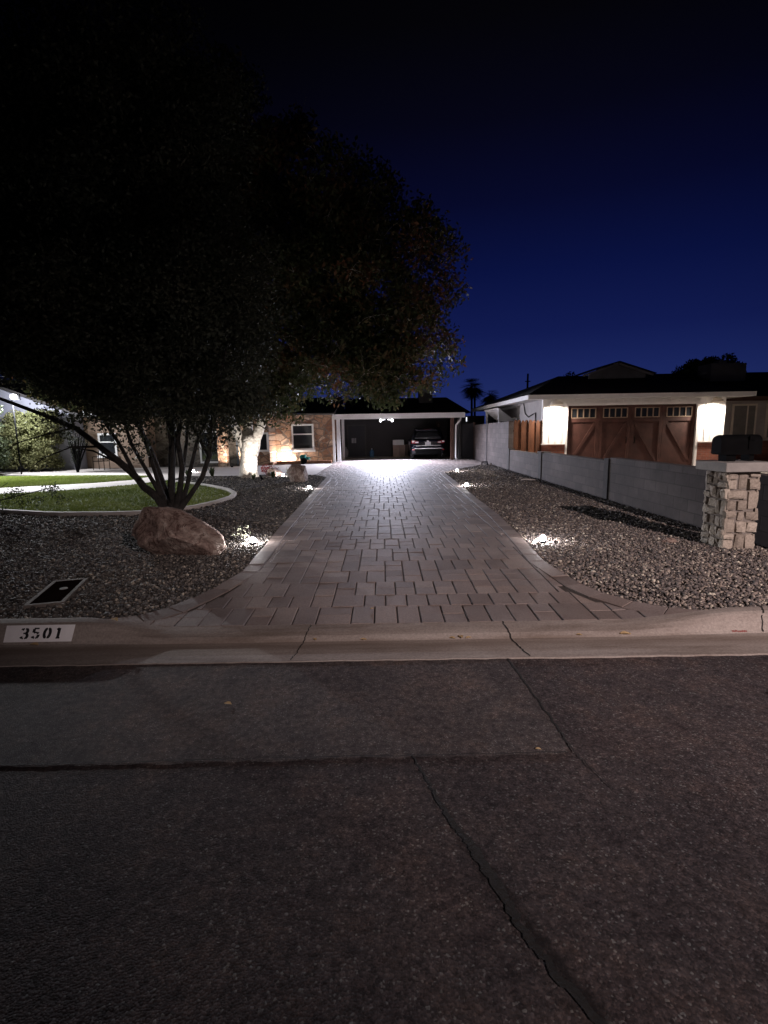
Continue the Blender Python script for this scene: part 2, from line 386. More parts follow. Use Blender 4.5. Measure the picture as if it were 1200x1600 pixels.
MT = dict(
    asphalt=asphalt_mat('asphalt', (0.051, 0.043, 0.045), 0.36, 130.0, 0.4, 0.13, crack=True),
    patch=asphalt_mat('asphalt_patch', (0.070, 0.060, 0.060), 0.28, 200.0, 0.4, 0.18),
    tar=M('tar', (0.012, 0.011, 0.011), (0.022, 0.020, 0.019), 30, 0.85, 0.5, 80),
    concrete=M('kerb_concrete', (0.24, 0.215, 0.195), (0.40, 0.365, 0.335), 2.2, 0.9, 0.35, 70, 0.006),
    walk=M('walk_concrete', (0.42, 0.38, 0.35), (0.55, 0.50, 0.47), 1.6, 0.9, 0.25, 60, 0.005),
    soil=M('soil', (0.050, 0.043, 0.037), (0.115, 0.10, 0.088), 26, 0.95, 1.0, 45, 0.03),
    ground=M('far_ground', (0.05, 0.045, 0.04), (0.09, 0.08, 0.07), 1.0, 0.95),
    paver=None,
    sand=M('joint_sand', (0.034, 0.028, 0.025), (0.06, 0.05, 0.045), 20, 0.95),
    gravel=stone_mat('gravel_stone', [(0.0, (0.055, 0.048, 0.047)), (0.35, (0.115, 0.100, 0.096)), (0.6, (0.175, 0.150, 0.140)), (0.8, (0.235, 0.190, 0.160)),
                                      (0.93, (0.33, 0.29, 0.25)), (0.985, (0.55, 0.50, 0.41))]),
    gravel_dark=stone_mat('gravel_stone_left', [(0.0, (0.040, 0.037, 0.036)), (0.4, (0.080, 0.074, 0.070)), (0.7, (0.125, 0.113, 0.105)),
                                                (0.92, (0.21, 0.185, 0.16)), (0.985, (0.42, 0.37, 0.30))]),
    pillar_stone=stone_mat('pillar_stone', [(0.0, (0.22, 0.185, 0.155)), (0.5, (0.36, 0.31, 0.26)), (1.0, (0.48, 0.425, 0.36))]),
    mortar=M('mortar', (0.16, 0.14, 0.125), (0.24, 0.21, 0.19), 20, 0.95, 0.5, 60),
    cap=M('cap_concrete', (0.24, 0.225, 0.215), (0.34, 0.32, 0.30), 6, 0.85, 0.35, 60, 0.005),
    black=M('black_metal', (0.003, 0.003, 0.0033), (0.005, 0.005, 0.0055), 8, 0.8, spec=0.04),
    rock=None,
    block=brick_mat('block_wall', 'YZ', (0.086, 0.071, 0.068), (0.118, 0.098, 0.093), (0.072, 0.060, 0.057), 0.40, 0.20, 0.010, bump=0.5, noise=0.35),
    pilaster=M('pilaster', (0.05, 0.045, 0.045), (0.08, 0.07, 0.07), 8, 0.9, 0.3, 40),
    picket=M('picket_wood', (0.055, 0.020, 0.009), (0.115, 0.042, 0.018), 4.0, 0.75, 0.3, 30, 0.005, island=0.30),
    white=M('white_paint', (0.72, 0.70, 0.69), (0.80, 0.785, 0.77), 3, 0.6, 0.1, 30, 0.003),
    cream=M('cream_trim', (0.62, 0.55, 0.47), (0.72, 0.65, 0.56), 3, 0.6),
    stucco=M('grey_stucco', (0.33, 0.30, 0.29), (0.42, 0.385, 0.37), 2, 0.9, 0.4, 60),
    brickred=brick_mat('red_brick', 'XZ', (0.16, 0.05, 0.035), (0.23, 0.078, 0.05), (0.16, 0.12, 0.10), 0.22, 0.075, 0.008),
    shingle=brick_mat('roof_shingle', 'XY', (0.035, 0.032, 0.032), (0.055, 0.05, 0.05), (0.015, 0.014, 0.014), 0.33, 0.14, 0.008, bump=0.5),
    doorwood=M('door_wood', (0.034, 0.0135, 0.0105), (0.074, 0.030, 0.0235), 2.4, 0.65, 0.2, 20, 0.004),
    darkwood=M('dark_wood', (0.07, 0.038, 0.028), (0.11, 0.06, 0.045), 3, 0.7, 0.2, 20, 0.004),
    glass=glass_mat('window_glass'),
    blind=M('window_blind', (0.16, 0.15, 0.14), (0.22, 0.205, 0.19), 3, 0.7),
    chim=M('chimney_stucco', (0.24, 0.225, 0.21), (0.32, 0.30, 0.285), 3, 0.9, 0.3, 30),
    flag=flagstone_mat('flagstone', 'XZ', [(0.0, (0.20, 0.105, 0.068)), (0.4, (0.33, 0.195, 0.125)), (0.75, (0.42, 0.275, 0.19)), (1.0, (0.52, 0.40, 0.31))], 2.6),
    colstone=flagstone_mat('column_stone', 'XZ', [(0.0, (0.24, 0.12, 0.08)), (0.5, (0.42, 0.27, 0.18)), (1.0, (0.55, 0.42, 0.32))], 5.0),
    greystone=flagstone_mat('grey_stone', 'XZ', [(0.0, (0.07, 0.06, 0.05)), (0.5, (0.14, 0.12, 0.10)), (1.0, (0.21, 0.19, 0.165))], 3.2),
    grille=M('grille_wood', (0.20, 0.145, 0.105), (0.26, 0.19, 0.14), 4, 0.7),
    tanwall=M('tan_stucco', (0.22, 0.155, 0.115), (0.29, 0.21, 0.16), 2, 0.9, 0.4, 50),
    bluewall=M('pale_stucco', (0.28, 0.28, 0.34), (0.35, 0.35, 0.41), 2, 0.9, 0.35, 50),
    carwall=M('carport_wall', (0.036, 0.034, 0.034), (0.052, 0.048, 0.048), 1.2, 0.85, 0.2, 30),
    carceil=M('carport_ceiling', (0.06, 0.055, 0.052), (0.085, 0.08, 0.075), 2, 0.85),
    doordark=M('entry_door_paint', (0.02, 0.02, 0.024), (0.032, 0.032, 0.037), 3, 0.55),
    bluedoor=M('screen_door_paint', (0.10, 0.115, 0.135), (0.14, 0.155, 0.18), 3, 0.6),
    bark=M('bark', (0.33, 0.29, 0.25), (0.62, 0.57, 0.51), 9, 0.9, 1.0, 16, 0.05),
    darkbark=M('dark_bark', (0.018, 0.016, 0.015), (0.048, 0.042, 0.038), 7, 0.95, 1.0, 24, 0.03),
    leafA=leaf_mat('ash_leaves', [(0.0, (0.030, 0.042, 0.016)), (0.4, (0.058, 0.068, 0.026)), (0.60, (0.11, 0.085, 0.04)), (0.78, (0.19, 0.085, 0.042)), (1.0, (0.24, 0.085, 0.04))]),
    leafB=leaf_mat('mesquite_leaves', [(0.0, (0.022, 0.026, 0.018)), (0.6, (0.040, 0.042, 0.026)), (1.0, (0.062, 0.055, 0.034))]),
    leafC=leaf_mat('shrub_leaves', [(0.0, (0.075, 0.08, 0.03)), (0.5, (0.14, 0.14, 0.06)), (1.0, (0.23, 0.215, 0.11))]),
    leafD=leaf_mat('dark_shrub_leaves', [(0.0, (0.02, 0.03, 0.015)), (1.0, (0.06, 0.07, 0.03))]),
    leafE=leaf_mat('pale_leaves', [(0.0, (0.20, 0.22, 0.14)), (1.0, (0.42, 0.42, 0.32))]),
    leafK=leaf_mat('near_black_leaves', [(0.0, (0.010, 0.014, 0.008)), (1.0, (0.03, 0.036, 0.018))], 0.05),
    redleaf=leaf_mat('red_flower_leaves', [(0.0, (0.10, 0.015, 0.015)), (0.6, (0.22, 0.03, 0.03)), (1.0, (0.30, 0.10, 0.05))]),
    grass=leaf_mat('grass_blades', [(0.0, (0.095, 0.125, 0.024)), (0.5, (0.17, 0.21, 0.05)), (1.0, (0.27, 0.29, 0.10))], 0.15),
    turf=M('turf', (0.07, 0.105, 0.022), (0.12, 0.165, 0.04), 9, 0.95, 0.8, 90, 0.02),
    carpaint=M('car_paint', (0.003, 0.0035, 0.007), None, rough=0.22, spec=0.25),
    tyre=M('tyre_rubber', (0.012, 0.012, 0.012), (0.02, 0.02, 0.02), 20, 0.85),
    chrome=M('chrome', (0.40, 0.40, 0.42), None, rough=0.22, metal=1.0),
    plastic=M('black_plastic', (0.003, 0.003, 0.003), (0.005, 0.005, 0.005), 9, 0.8, spec=0.03),
    tail=M('tail_light_red', (0.22, 0.010, 0.012), None, rough=0.12, spec=0.8),
    tailclear=M('tail_light_clear', (0.72, 0.66, 0.66), None, rough=0.1, spec=0.8),
    plate=M('plate_white', (0.36, 0.36, 0.38), (0.44, 0.44, 0.45), 12, 0.5),
    cardboard=M('cardboard', (0.24, 0.17, 0.14), (0.31, 0.225, 0.185), 3, 0.85),
    whitebox=M('white_carton', (0.60, 0.59, 0.58), (0.70, 0.69, 0.68), 3, 0.7),
    bluejug=M('blue_plastic', (0.06, 0.16, 0.30), (0.09, 0.22, 0.38), 3, 0.25, spec=0.5),
    teal=M('teal_glaze', (0.02, 0.20, 0.18), (0.04, 0.27, 0.24), 5, 0.35, spec=0.5),
    clay=M('terracotta', (0.22, 0.10, 0.06), (0.30, 0.15, 0.09), 6, 0.8),
    lens=emit('lamp_lens', (1.0, 0.96, 0.95), 30.0),
    bulb=emit('flood_bulb', (0.95, 0.95, 1.0), 7.0),
    warm=emit('warm_bulb', (1.0, 0.86, 0.70), 24.0),
    signw=M('sign_white', (0.84, 0.84, 0.86), (0.93, 0.93, 0.95), 14, 0.6, 0.1, 40),
    signk=M('sign_black', (0.012, 0.012, 0.014), (0.022, 0.022, 0.024), 20, 0.7),
    redpaint=M('red_marking_paint', (0.22, 0.05, 0.05), (0.16, 0.07, 0.06), 16, 0.8),
    boxlid=M('meter_lid_iron', (0.008, 0.005, 0.0045), (0.014, 0.009, 0.008), 14, 0.95, 0.3, 60, spec=0.0),
    dryleaf=leaf_mat('dry_leaves', [(0.0, (0.30, 0.17, 0.07)), (0.5, (0.48, 0.34, 0.18)), (1.0, (0.62, 0.55, 0.40))]),
    palmleaf=leaf_mat('palm_fronds', [(0.0, (0.02, 0.025, 0.015)), (1.0, (0.04, 0.045, 0.025))]),
    steel=M('galvanised_steel', (0.30, 0.30, 0.31), (0.38, 0.38, 0.39), 6, 0.5, metal=0.7),
    bluecloth=M('blue_card', (0.16, 0.25, 0.55), (0.20, 0.30, 0.62), 6, 0.7),
)

def rock_mat():
    m, nt, p = new_mat('boulder_rock'); p.inputs['Roughness'].default_value = 0.85; p.inputs['Specular IOR Level'].default_value = 0.2
    t = N(nt, 'ShaderNodeTexCoord')
    a = N(nt, 'ShaderNodeTexNoise', Scale=2.8, Detail=9, Roughness=0.7, Distortion=1.2); nt.links.new(t.outputs['Object'], a.inputs['Vector'])
    cr = rampn(nt, a.outputs[0], [(0.28, (0.12, 0.085, 0.074)), (0.42, (0.22, 0.155, 0.132)), (0.52, (0.34, 0.258, 0.22)), (0.64, (0.50, 0.425, 0.37))])
    w = N(nt, 'ShaderNodeTexNoise', Scale=1.0, Detail=6, Roughness=0.6, Distortion=3.0); nt.links.new(t.outputs['Object'], w.inputs['Vector'])
    wr = rampn(nt, w.outputs[0], [(0.485, (0, 0, 0)), (0.5, (1, 1, 1)), (0.515, (0, 0, 0))])
    c = mixc(nt, cr.outputs[0], (0.08, 0.035, 0.028), wr.outputs[0])
    f = N(nt, 'ShaderNodeTexNoise', Scale=26.0, Detail=8, Roughness=0.75); nt.links.new(t.outputs['Object'], f.inputs['Vector'])
    c = mixc(nt, c, rampn(nt, f.outputs[0], [(0.32, (0.55, 0.52, 0.52)), (0.5, (1, 1, 1)), (0.68, (1.35, 1.32, 1.30))]).outputs[0], 1.0, 'MULTIPLY')
    nt.links.new(c, p.inputs['Base Color'])
    b = N(nt, 'ShaderNodeTexNoise', Scale=7.0, Detail=10, Roughness=0.72); nt.links.new(t.outputs['Object'], b.inputs['Vector'])
    nt.links.new(bumpn(nt, b.outputs[0], 1.0, 0.06).outputs[0], p.inputs['Normal'])
    return m
MT['rock'] = rock_mat(); MT['paver'] = paver_mat()
def kerb_mat():
    m, nt, p = new_mat('kerb_concrete_worn'); p.inputs['Roughness'].default_value = 0.9; p.inputs['Specular IOR Level'].default_value = 0.15
    t = N(nt, 'ShaderNodeTexCoord')
    mp = N(nt, 'ShaderNodeMapping'); mp.inputs['Scale'].default_value = (0.35, 2.2, 2.2); nt.links.new(t.outputs['Object'], mp.inputs['Vector'])
    a = N(nt, 'ShaderNodeTexNoise', Scale=2.0, Detail=9, Roughness=0.68); nt.links.new(mp.outputs[0], a.inputs['Vector'])
    c = rampn(nt, a.outputs[0], [(0.3, (0.15, 0.122, 0.105)), (0.45, (0.235, 0.20, 0.18)), (0.7, (0.33, 0.295, 0.27))]).outputs[0]
    b = N(nt, 'ShaderNodeTexNoise', Scale=55.0, Detail=5, Roughness=0.75); nt.links.new(t.outputs['Object'], b.inputs['Vector'])
    c = mixc(nt, c, rampn(nt, b.outputs[0], [(0.3, (0.72,) * 3), (0.7, (1.22,) * 3)]).outputs[0], 1.0, 'MULTIPLY')
    # silt line along the flow line of the gutter
    s = N(nt, 'ShaderNodeSeparateXYZ'); nt.links.new(t.outputs['Object'], s.inputs[0])
    w = N(nt, 'ShaderNodeMath', operation='MULTIPLY_ADD'); nt.links.new(a.outputs[0], w.inputs[0]); w.inputs[1].default_value = 0.14; nt.links.new(s.outputs['Y'], w.inputs[2])
    r = rampn(nt, w.outputs[0], [(0.0, (0, 0, 0)), (1.0, (1, 1, 1))])
    mr_ = N(nt, 'ShaderNodeMapRange'); nt.links.new(w.outputs[0], mr_.inputs['Value'])
    mr_.inputs['From Min'].default_value = 3.76; mr_.inputs['From Max'].default_value = 4.06
    band = rampn(nt, mr_.outputs[0], [(0.0, (0, 0, 0)), (0.40, (0.42,) * 3), (0.60, (0.42,) * 3), (0.75, (0, 0, 0))])
    c = mixc(nt, c, (0.135, 0.098, 0.076), band.outputs[0])
    nt.links.new(c, p.inputs['Base Color'])
    nt.links.new(bumpn(nt, b.outputs[0], 0.5, 0.006).outputs[0], p.inputs['Normal'])
    return m
MT['kerb'] = kerb_mat()

def add_light(name, typ, loc, power, color, parent=None, target=None, size=0.02, angle=None, blend=0.3):
    ld = bpy.data.lights.new(name, typ); ld.energy = power; ld.color = color
    ld.shadow_soft_size = size
    if typ == 'SPOT':
        ld.spot_size = angle; ld.spot_blend = blend
    o = link(bpy.data.objects.new(name, ld))
    off = vworld(parent) if parent is not None else Vector((0, 0, 0))
    o.location = Vector(loc) - off
    if target is not None:
        o.rotation_euler = (Vector(target) - Vector(loc)).to_track_quat('-Z', 'Y').to_euler()
    if parent is not None: o.parent = parent
    return o

# ================================================================== SETTING
ZY = 0.10            # yard level
mb = MB(); mb.sheet([(-500, -500), (500, -500), (500, 900), (-500, 900)], -0.04)
tag(mb.build('ground', MT['ground'], fix=False), kind='structure')
mb = MB(); mb.sheet([(-70, -12), (70, -12), (70, 3.53), (-70, 3.53)], 0.0)
tag(mb.build('street', MT['asphalt'], fix=False), kind='structure')
# trench patch along the gutter: a thin overlay with ragged edges
top = [(-30, 3.52)] + [(0.9, 3.52)]
edge_r = [(0.905, 3.4), (0.93, 3.1), (0.945, 2.8), (0.94, 2.44)]
edge_b = []
for i in range(120):
    x = 0.9 - i * 0.06
    edge_b.append((x, 2.40 - 0.004 * i * 0.2 + random.uniform(-0.012, 0.012)))
edge_b.append((-30, 2.3))
mb = MB(); mb.sheet([(-30, 3.525), (0.9, 3.525)] + edge_r + edge_b, 0.005)
tag(mb.build('street_patch', MT['patch'], fix=False), kind='structure')

def ribbon(mbx, pts, widths, z, jag=0.4):
    L = []; Rr = []
    for i, (x, y) in enumerate(pts):
        a = pts[max(i - 1, 0)]; b = pts[min(i + 1, len(pts) - 1)]
        d = Vector((b[0] - a[0], b[1] - a[1], 0)).normalized(); n = Vector((-d.y, d.x, 0))
        w = widths[i] / 2
        L.append((x + n.x * w * (1 + random.uniform(-jag, jag)), y + n.y * w * (1 + random.uniform(-jag, jag)), z))
        Rr.append((x - n.x * w * (1 + random.uniform(-jag, jag)), y - n.y * w * (1 + random.uniform(-jag, jag)), z))
    b = len(L)
    mbx.add(L + Rr, [(i, i + 1, b + i + 1, b + i) for i in range(b - 1)])

def jagline(pts, step=0.03, amp=0.008):
    out = []
    for a, b in zip(pts[:-1], pts[1:]):
        L = math.hypot(b[0] - a[0], b[1] - a[1]); n = max(1, int(L / step))
        for i in range(n):
            t = i / n
            out.append((a[0] + (b[0] - a[0]) * t + random.uniform(-amp, amp), a[1] + (b[1] - a[1]) * t + random.uniform(-amp, amp)))
    out.append(pts[-1]); return out

mb = MB()
c1 = jagline([(0.885, 3.51), (0.915, 3.05), (0.94, 2.7), (0.955, 2.43), (1.0, 2.25), (1.04, 2.12)], 0.022, 0.007)
ribbon(mb, c1, [0.013 if p[1] > 2.42 else 0.005 for p in c1], 0.009)
c2 = jagline([(0.12, 2.41), (0.16, 2.3), (0.23, 2.05), (0.29, 1.9), (0.36, 1.74), (0.40, 1.6), (0.43, 1.48), (0.52, 1.3), (0.60, 1.16), (0.9, 0.7)], 0.018, 0.007)
ribbon(mb, c2, [0.008 + 0.020 * min(1, max(0, (2.35 - p[1]) / 0.5)) + (0.01 if 1.5 < p[1] < 1.85 else 0) for p in c2], 0.006)
c3 = jagline([(0.93, 2.41), (0.2, 2.405), (-0.7, 2.40), (-2.0, 2.38), (-3.4, 2.33)], 0.03, 0.006)
ribbon(mb, c3, [random.uniform(0.003, 0.010) for p in c3], 0.007)
tag(mb.build('pavement_crack', MT['tar'], fix=False), kind='structure')

# kerb and gutter: one lofted section that drops across the driveway
def kerb_top(x):
    if x < -2.53: t = 1
    elif x < -1.75: t = (-1.75 - x) / 0.78
    elif x < 1.9: t = 0
    elif x < 3.0: t = (x - 1.9) / 1.1
    else: t = 1
    return t * t * (3 - 2 * t)
def apron(x, y):
    """how far the ground dips towards the dropped kerb of the driveway"""
    u = min(1, max(0, (y - 4.12) / 3.6)); return -0.078 * (1 - u) ** 1.6 * (1 - kerb_top(x))
gx = [-70, -20, -6] + [round(-4 + 0.1 * i, 2) for i in range(81)] + [6, 20, 70]
gy = [4.125] + [round(4.2 + 0.1 * i, 2) for i in range(37)] + [8, 20, 60, 150]
mb = MB(); mb.add([(x, y, ZY + apron(x, y)) for y in gy for x in gx],
                  [(j * len(gx) + i, j * len(gx) + i + 1, (j + 1) * len(gx) + i + 1, (j + 1) * len(gx) + i) for j in range(len(gy) - 1) for i in range(len(gx) - 1)])
tag(mb.build('yard', MT['soil'], fix=False), kind='structure')
xs = sorted(set([-60, -30, -15, -8, -5] + [round(-4 + 0.08 * i, 3) for i in range(106)] + [6, 9, 15, 30, 60]))
mb = MB(); prof_n = None; rows = []
for x in xs:
    t = kerb_top(x)
    wob = random.uniform(-0.006, 0.006) if -5 < x < 5 else 0
    low = [(3.505 + wob, -0.02), (3.51 + wob, 0.012), (3.60, 0.008), (3.84, -0.003), (3.885, 0.000), (3.905, 0.012), (3.94, 0.030), (4.00, 0.040), (4.06, 0.045), (4.11, 0.0475), (4.134, 0.048), (4.142, 0.0)]
    high = [(3.505 + wob, -0.02), (3.51 + wob, 0.012), (3.60, 0.006), (3.86, -0.006), (3.925, -0.004), (3.945, 0.010), (3.975, 0.075), (4.005, 0.128), (4.03, 0.143), (4.07, 0.145), (4.11, 0.146), (4.134, 0.143), (4.142, 0.05)]
    rows.append([(x, a[0] + (b[0] - a[0]) * t, a[1] + (b[1] - a[1]) * t) for a, b in zip(low, high)])
n = len(rows[0]); vs = [p for r in rows for p in r]
mb.add(vs, [(i * n + j, (i + 1) * n + j, (i + 1) * n + j + 1, i * n + j + 1) for i in range(len(rows) - 1) for j in range(n - 1)])
kerb = mb.build('kerb', MT['kerb'], smooth=False)
tag(kerb, kind='structure')

def kerb_z(x, y):
    t = kerb_top(x)
    i = min(range(len(rows)), key=lambda k: abs(rows[k][0][0] - x)); r = rows[i]
    for a, b in zip(r[1:-1], r[2:-1]):
        if a[1] <= y <= b[1]: return a[2] + (b[2] - a[2]) * (y - a[1]) / max(1e-6, b[1] - a[1])
    return r[-2][2]

# cracks and joints in the kerb
mb = MB()
for pts, w in (([(-0.63, 4.13), (-0.64, 4.0), (-0.655, 3.9), (-0.67, 3.8), (-0.68, 3.65), (-0.70, 3.53)], 0.009),
               ([(0.985, 4.13), (0.99, 4.0), (1.00, 3.9), (1.015, 3.75), (1.035, 3.62), (1.05, 3.53)], 0.012),
               ([(3.17, 4.14), (3.11, 4.03), (3.06, 3.97), (3.05, 3.93)], 0.012)):
    pl = jagline(pts, 0.02, 0.006)
    L = [(x - w * random.uniform(0.25, 0.7), y, kerb_z(x, y) + 0.003) for x, y in pl]
    Q = [(x + w * random.uniform(0.25, 0.7), y, kerb_z(x, y) + 0.003) for x, y in pl]
    b = len(L); mb.add(L + Q, [(i, i + 1, b + i + 1, b + i) for i in range(b - 1)])
tag(mb.build('kerb_crack', MT['tar'], fix=False), kind='structure')

# ---------------------------------------------------------------- driveway of pavers
XL = [(3.9, -2.62), (4.12, -2.42), (4.25, -2.22), (4.5, -2.03), (5.03, -1.80), (5.7, -1.64), (7.0, -1.67), (8.0, -1.72), (11.0, -1.80), (17.7, -1.97), (18.7, -2.5), (27.0, -2.5)]
XR = [(3.9, 3.0), (4.13, 2.71), (4.25, 2.52), (4.42, 2.33), (4.9, 2.03), (5.9, 1.90), (7.5, 2.0), (9.2, 2.09), (12.5, 2.14), (18.9, 2.26), (19.6, 2.55), (23.6, 4.72), (27.0, 4.72)]
def interp(tab, y):
    for (a, b), (c, d) in zip(tab[:-1], tab[1:]):
        if a <= y <= c: return b + (d - b) * (y - a) / (c - a)
    return tab[0][1] if y < tab[0][0] else tab[-1][1]
YS = sorted(set([4.12] + [round(4.2 + 0.1 * i, 2) for i in range(228)]))
outline = [(interp(XL, y), y) for y in YS] + [(interp(XR, y), y) for y in reversed(YS)]
mb = MB()
for a, b in zip(YS[:-1], YS[1:]):
    for k in range(16):
        u0, u1 = k / 16, (k + 1) / 16
        la, ra, lb, rb_ = interp(XL, a), interp(XR, a), interp(XL, b), interp(XR, b)
        mb.add([(la + (ra - la) * u0, a, 0.1145), (la + (ra - la) * u1, a, 0.1145), (lb + (rb_ - lb) * u1, b, 0.1145), (lb + (rb_ - lb) * u0, b, 0.1145)], [(0, 1, 2, 3)], 0)

def clip(poly, p, q, keep_right):
    """keep the part right (or left) of the line p->q"""
    out = []
    def side(v):
        s = (q[0] - p[0]) * (v[1] - p[1]) - (q[1] - p[1]) * (v[0] - p[0])
        return -s if keep_right else s
    for i in range(len(poly)):
        a, b = poly[i], poly[(i + 1) % len(poly)]; sa, sb = side(a), side(b)
        if sa >= 0: out.append(a)
        if sa * sb < 0:
            t = sa / (sa - sb); out.append((a[0] + (b[0] - a[0]) * t, a[1] + (b[1] - a[1]) * t))
    return out

def paver(poly, z0=0.10, z1=0.1265):
    if len(poly) < 3: return
    ar = abs(sum(poly[i][0] * poly[(i + 1) % len(poly)][1] - poly[(i + 1) % len(poly)][0] * poly[i][1] for i in range(len(poly)))) / 2
    if ar < 0.003: return
    cx = sum(p[0] for p in poly) / len(poly); cy = sum(p[1] for p in poly) / len(poly)
    wx = max(p[0] for p in poly) - min(p[0] for p in poly); wy = max(p[1] for p in poly) - min(p[1] for p in poly)
    dz = random.uniform(-0.0025, 0.0025); tx = random.uniform(-0.010, 0.010); ty = random.uniform(-0.010, 0.010)
    def ring(g, z, tilt):
        return [(cx + (p[0] - cx) * max(0.2, 1 - 2 * g / wx), cy + (p[1] - cy) * max(0.2, 1 - 0.9 * g / wy), z + dz + tilt * ((p[0] - cx) * tx + (p[1] - cy) * ty)) for p in poly]
    a, b, c = ring(0.0046, z0, 0), ring(0.0046, z1 - 0.006, 1), ring(0.011, z1, 1)
    n = len(poly)
    fs = [tuple(range(2 * n, 3 * n))]
    for i in range(n):
        j = (i + 1) % n
        fs.append((i, j, n + j, n + i)); fs.append((n + i, n + j, 2 * n + j, 2 * n + i))
    mb.add(a + b + c, fs, 1)

BW = 0.20
y = 4.13
while y < 26.9:
    ye = min(y + random.choice((0.3, 0.4, 0.4, 0.6)), 27.0)
    x = math.floor((min(interp(XL, y), interp(XL, ye)) - 0.4) / 0.2) * 0.2 + random.choice((0.0, 0.1)); xe = max(interp(XR, y), interp(XR, ye))
    while x < xe:
        w = 0.3 if random.random() < 0.10 else 0.2
        cuts = [y]
        while cuts[-1] < ye - 0.01:
            n_ = cuts[-1] + random.choice((0.2, 0.2, 0.2, 0.3, 0.3))
            cuts.append(ye if ye - n_ < 0.12 else n_)
        for y0, y1 in zip(cuts[:-1], cuts[1:]):
            bw = BW if y0 < 18.6 else 0.0
            l0, l1, r0, r1 = interp(XL, y0) + bw, interp(XL, y1) + bw, interp(XR, y0) - bw, interp(XR, y1) - bw
            if y0 < 5.0: l0 += 0.06; l1 += 0.05; r0 -= 0.10; r1 -= 0.07
            po = [(x, y0), (x + w, y0), (x + w, y1), (x, y1)]
            po = clip(po, (l0, y0), (l1, y1), True)
            if len(po) > 2: po = clip(po, (r0, y0), (r1, y1), False)
            if len(po) > 2: paver(po)
        x += w
    y = ye
# border course following both edges
def resample(pts, step):
    out = [pts[0]]; acc = 0
    for a, b in zip(pts[:-1], pts[1:]):
        L = math.hypot(b[0] - a[0], b[1] - a[1]); t = step - acc
        while t <= L:
            out.append((a[0] + (b[0] - a[0]) * t / L, a[1] + (b[1] - a[1]) * t / L)); t += step
        acc = L - (t - step)
    return out
for tab, sg, ymax in ((XL, 1, 18.6), (XR, -1, 18.9)):
    pts = [(interp(tab, yy), yy) for yy in YS if yy <= ymax]
    rs = resample(pts, 0.30); nor = []
    for i in range(len(rs)):
        a, b = rs[max(0, i - 1)], rs[min(len(rs) - 1, i + 1)]
        d = Vector((b[0] - a[0], b[1] - a[1])).normalized(); nor.append(Vector((d.y, -d.x)) * sg)
    for i in range(len(rs) - 1):
        p, q = rs[i], rs[i + 1]; a, b = nor[i], nor[i + 1]
        po = [p, q, (q[0] + b.x * BW, q[1] + b.y * BW), (p[0] + a.x * BW, p[1] + a.y * BW)]
        if min(v[1] for v in po) < 4.13: po = [(v[0], max(v[1], 4.13)) for v in po]
        paver(po, z1=0.1275)
mb.v = [(x_, y_, z_ + apron(x_, y_)) for x_, y_, z_ in mb.v]
tag(mb.build('driveway', [MT['sand'], MT['paver']], fix=True), kind='structure')

# ---------------------------------------------------------------- walks, lawn, gravel
mb = MB(); mb.sheet([(-20, 21.6), (-13.5, 21.2), (-10.2, 20.3), (-8.6, 19.4), (-5.6, 19.1), (-4.2, 19.6), (-3.4, 19.2), (-2.51, 18.9), (-2.51, 25.4), (-3.5, 25.6), (-7, 24.7), (-20, 24.7)], 0.116)
tag(mb.build('walkway', MT['walk'], fix=False), kind='structure')
mb = MB(); mb.sheet([(-16, 11.6), (-10.6, 14.0), (-9.18, 14.7), (-7.9, 16.1), (-7.4, 18.0), (-7.4, 19.3), (-8.7, 19.3), (-8.8, 17.8), (-9.6, 16.9), (-12.3, 15.5), (-17, 13.4)], 0.128)
tag(mb.build('garden_path', MT['walk'], fix=False), kind='structure')
mb = MB(); mb.sheet([(-2.45, 27.0), (4.72, 27.0), (4.72, 32.2), (-2.45, 32.2)], 0.121)
tag(mb.build('carport_floor', MT['walk'], fix=False), kind='structure')

lawn_near = [(-16, 11.3), (-12, 11.4), (-9.8, 11.1), (-8.18, 10.75), (-6.9, 10.25), (-6.39, 10.12), (-5.48, 10.05), (-4.9, 10.1), (-4.4, 10.35), (-4.05, 10.8), (-3.84, 11.5), (-3.76, 12.3), (-3.9, 13.1), (-4.35, 14.0), (-5.1, 15.0), (-5.9, 15.8), (-6.9, 16.8), (-7.35, 17.4)]
lawn1 = lawn_near + [(-7.9, 16.1), (-9.18, 14.7), (-10.6, 14.0), (-16, 11.6)]
lawn2 = [(-17, 13.4), (-12.3, 15.5), (-9.6, 16.9), (-8.8, 17.8), (-8.75, 19.3), (-10.2, 20.1), (-12.4, 20.2), (-17, 20.6), (-24, 20.6), (-24, 13.4)]
for i, poly in enumerate((lawn1, lawn2)):
    mb = MB(); mb.sheet(poly, 0.120)
    tag(mb.build('lawn', MT['turf'], fix=False), kind='structure')
# concrete lawn edging
mb = MB()
rs = resample(lawn_near[1:], 0.12)
L = []
for i, p in enumerate(rs):
    a, b = rs[max(0, i - 1)], rs[min(len(rs) - 1, i + 1)]
    d = Vector((b[0] - a[0], b[1] - a[1])).normalized(); nn = Vector((d.y, -d.x))
    for off, z in ((0.0, 0.09), (0.0, 0.165), (0.02, 0.18), (0.11, 0.18), (0.13, 0.165), (0.13, 0.09)):
        L.append((p[0] + nn.x * off, p[1] + nn.y * off, z))
mb.add(L, [(i * 6 + j, (i + 1) * 6 + j, (i + 1) * 6 + j + 1, i * 6 + j + 1) for i in range(len(rs) - 1) for j in range(5)])
tag(mb.build('lawn_kerb', MT['walk']), kind='structure')

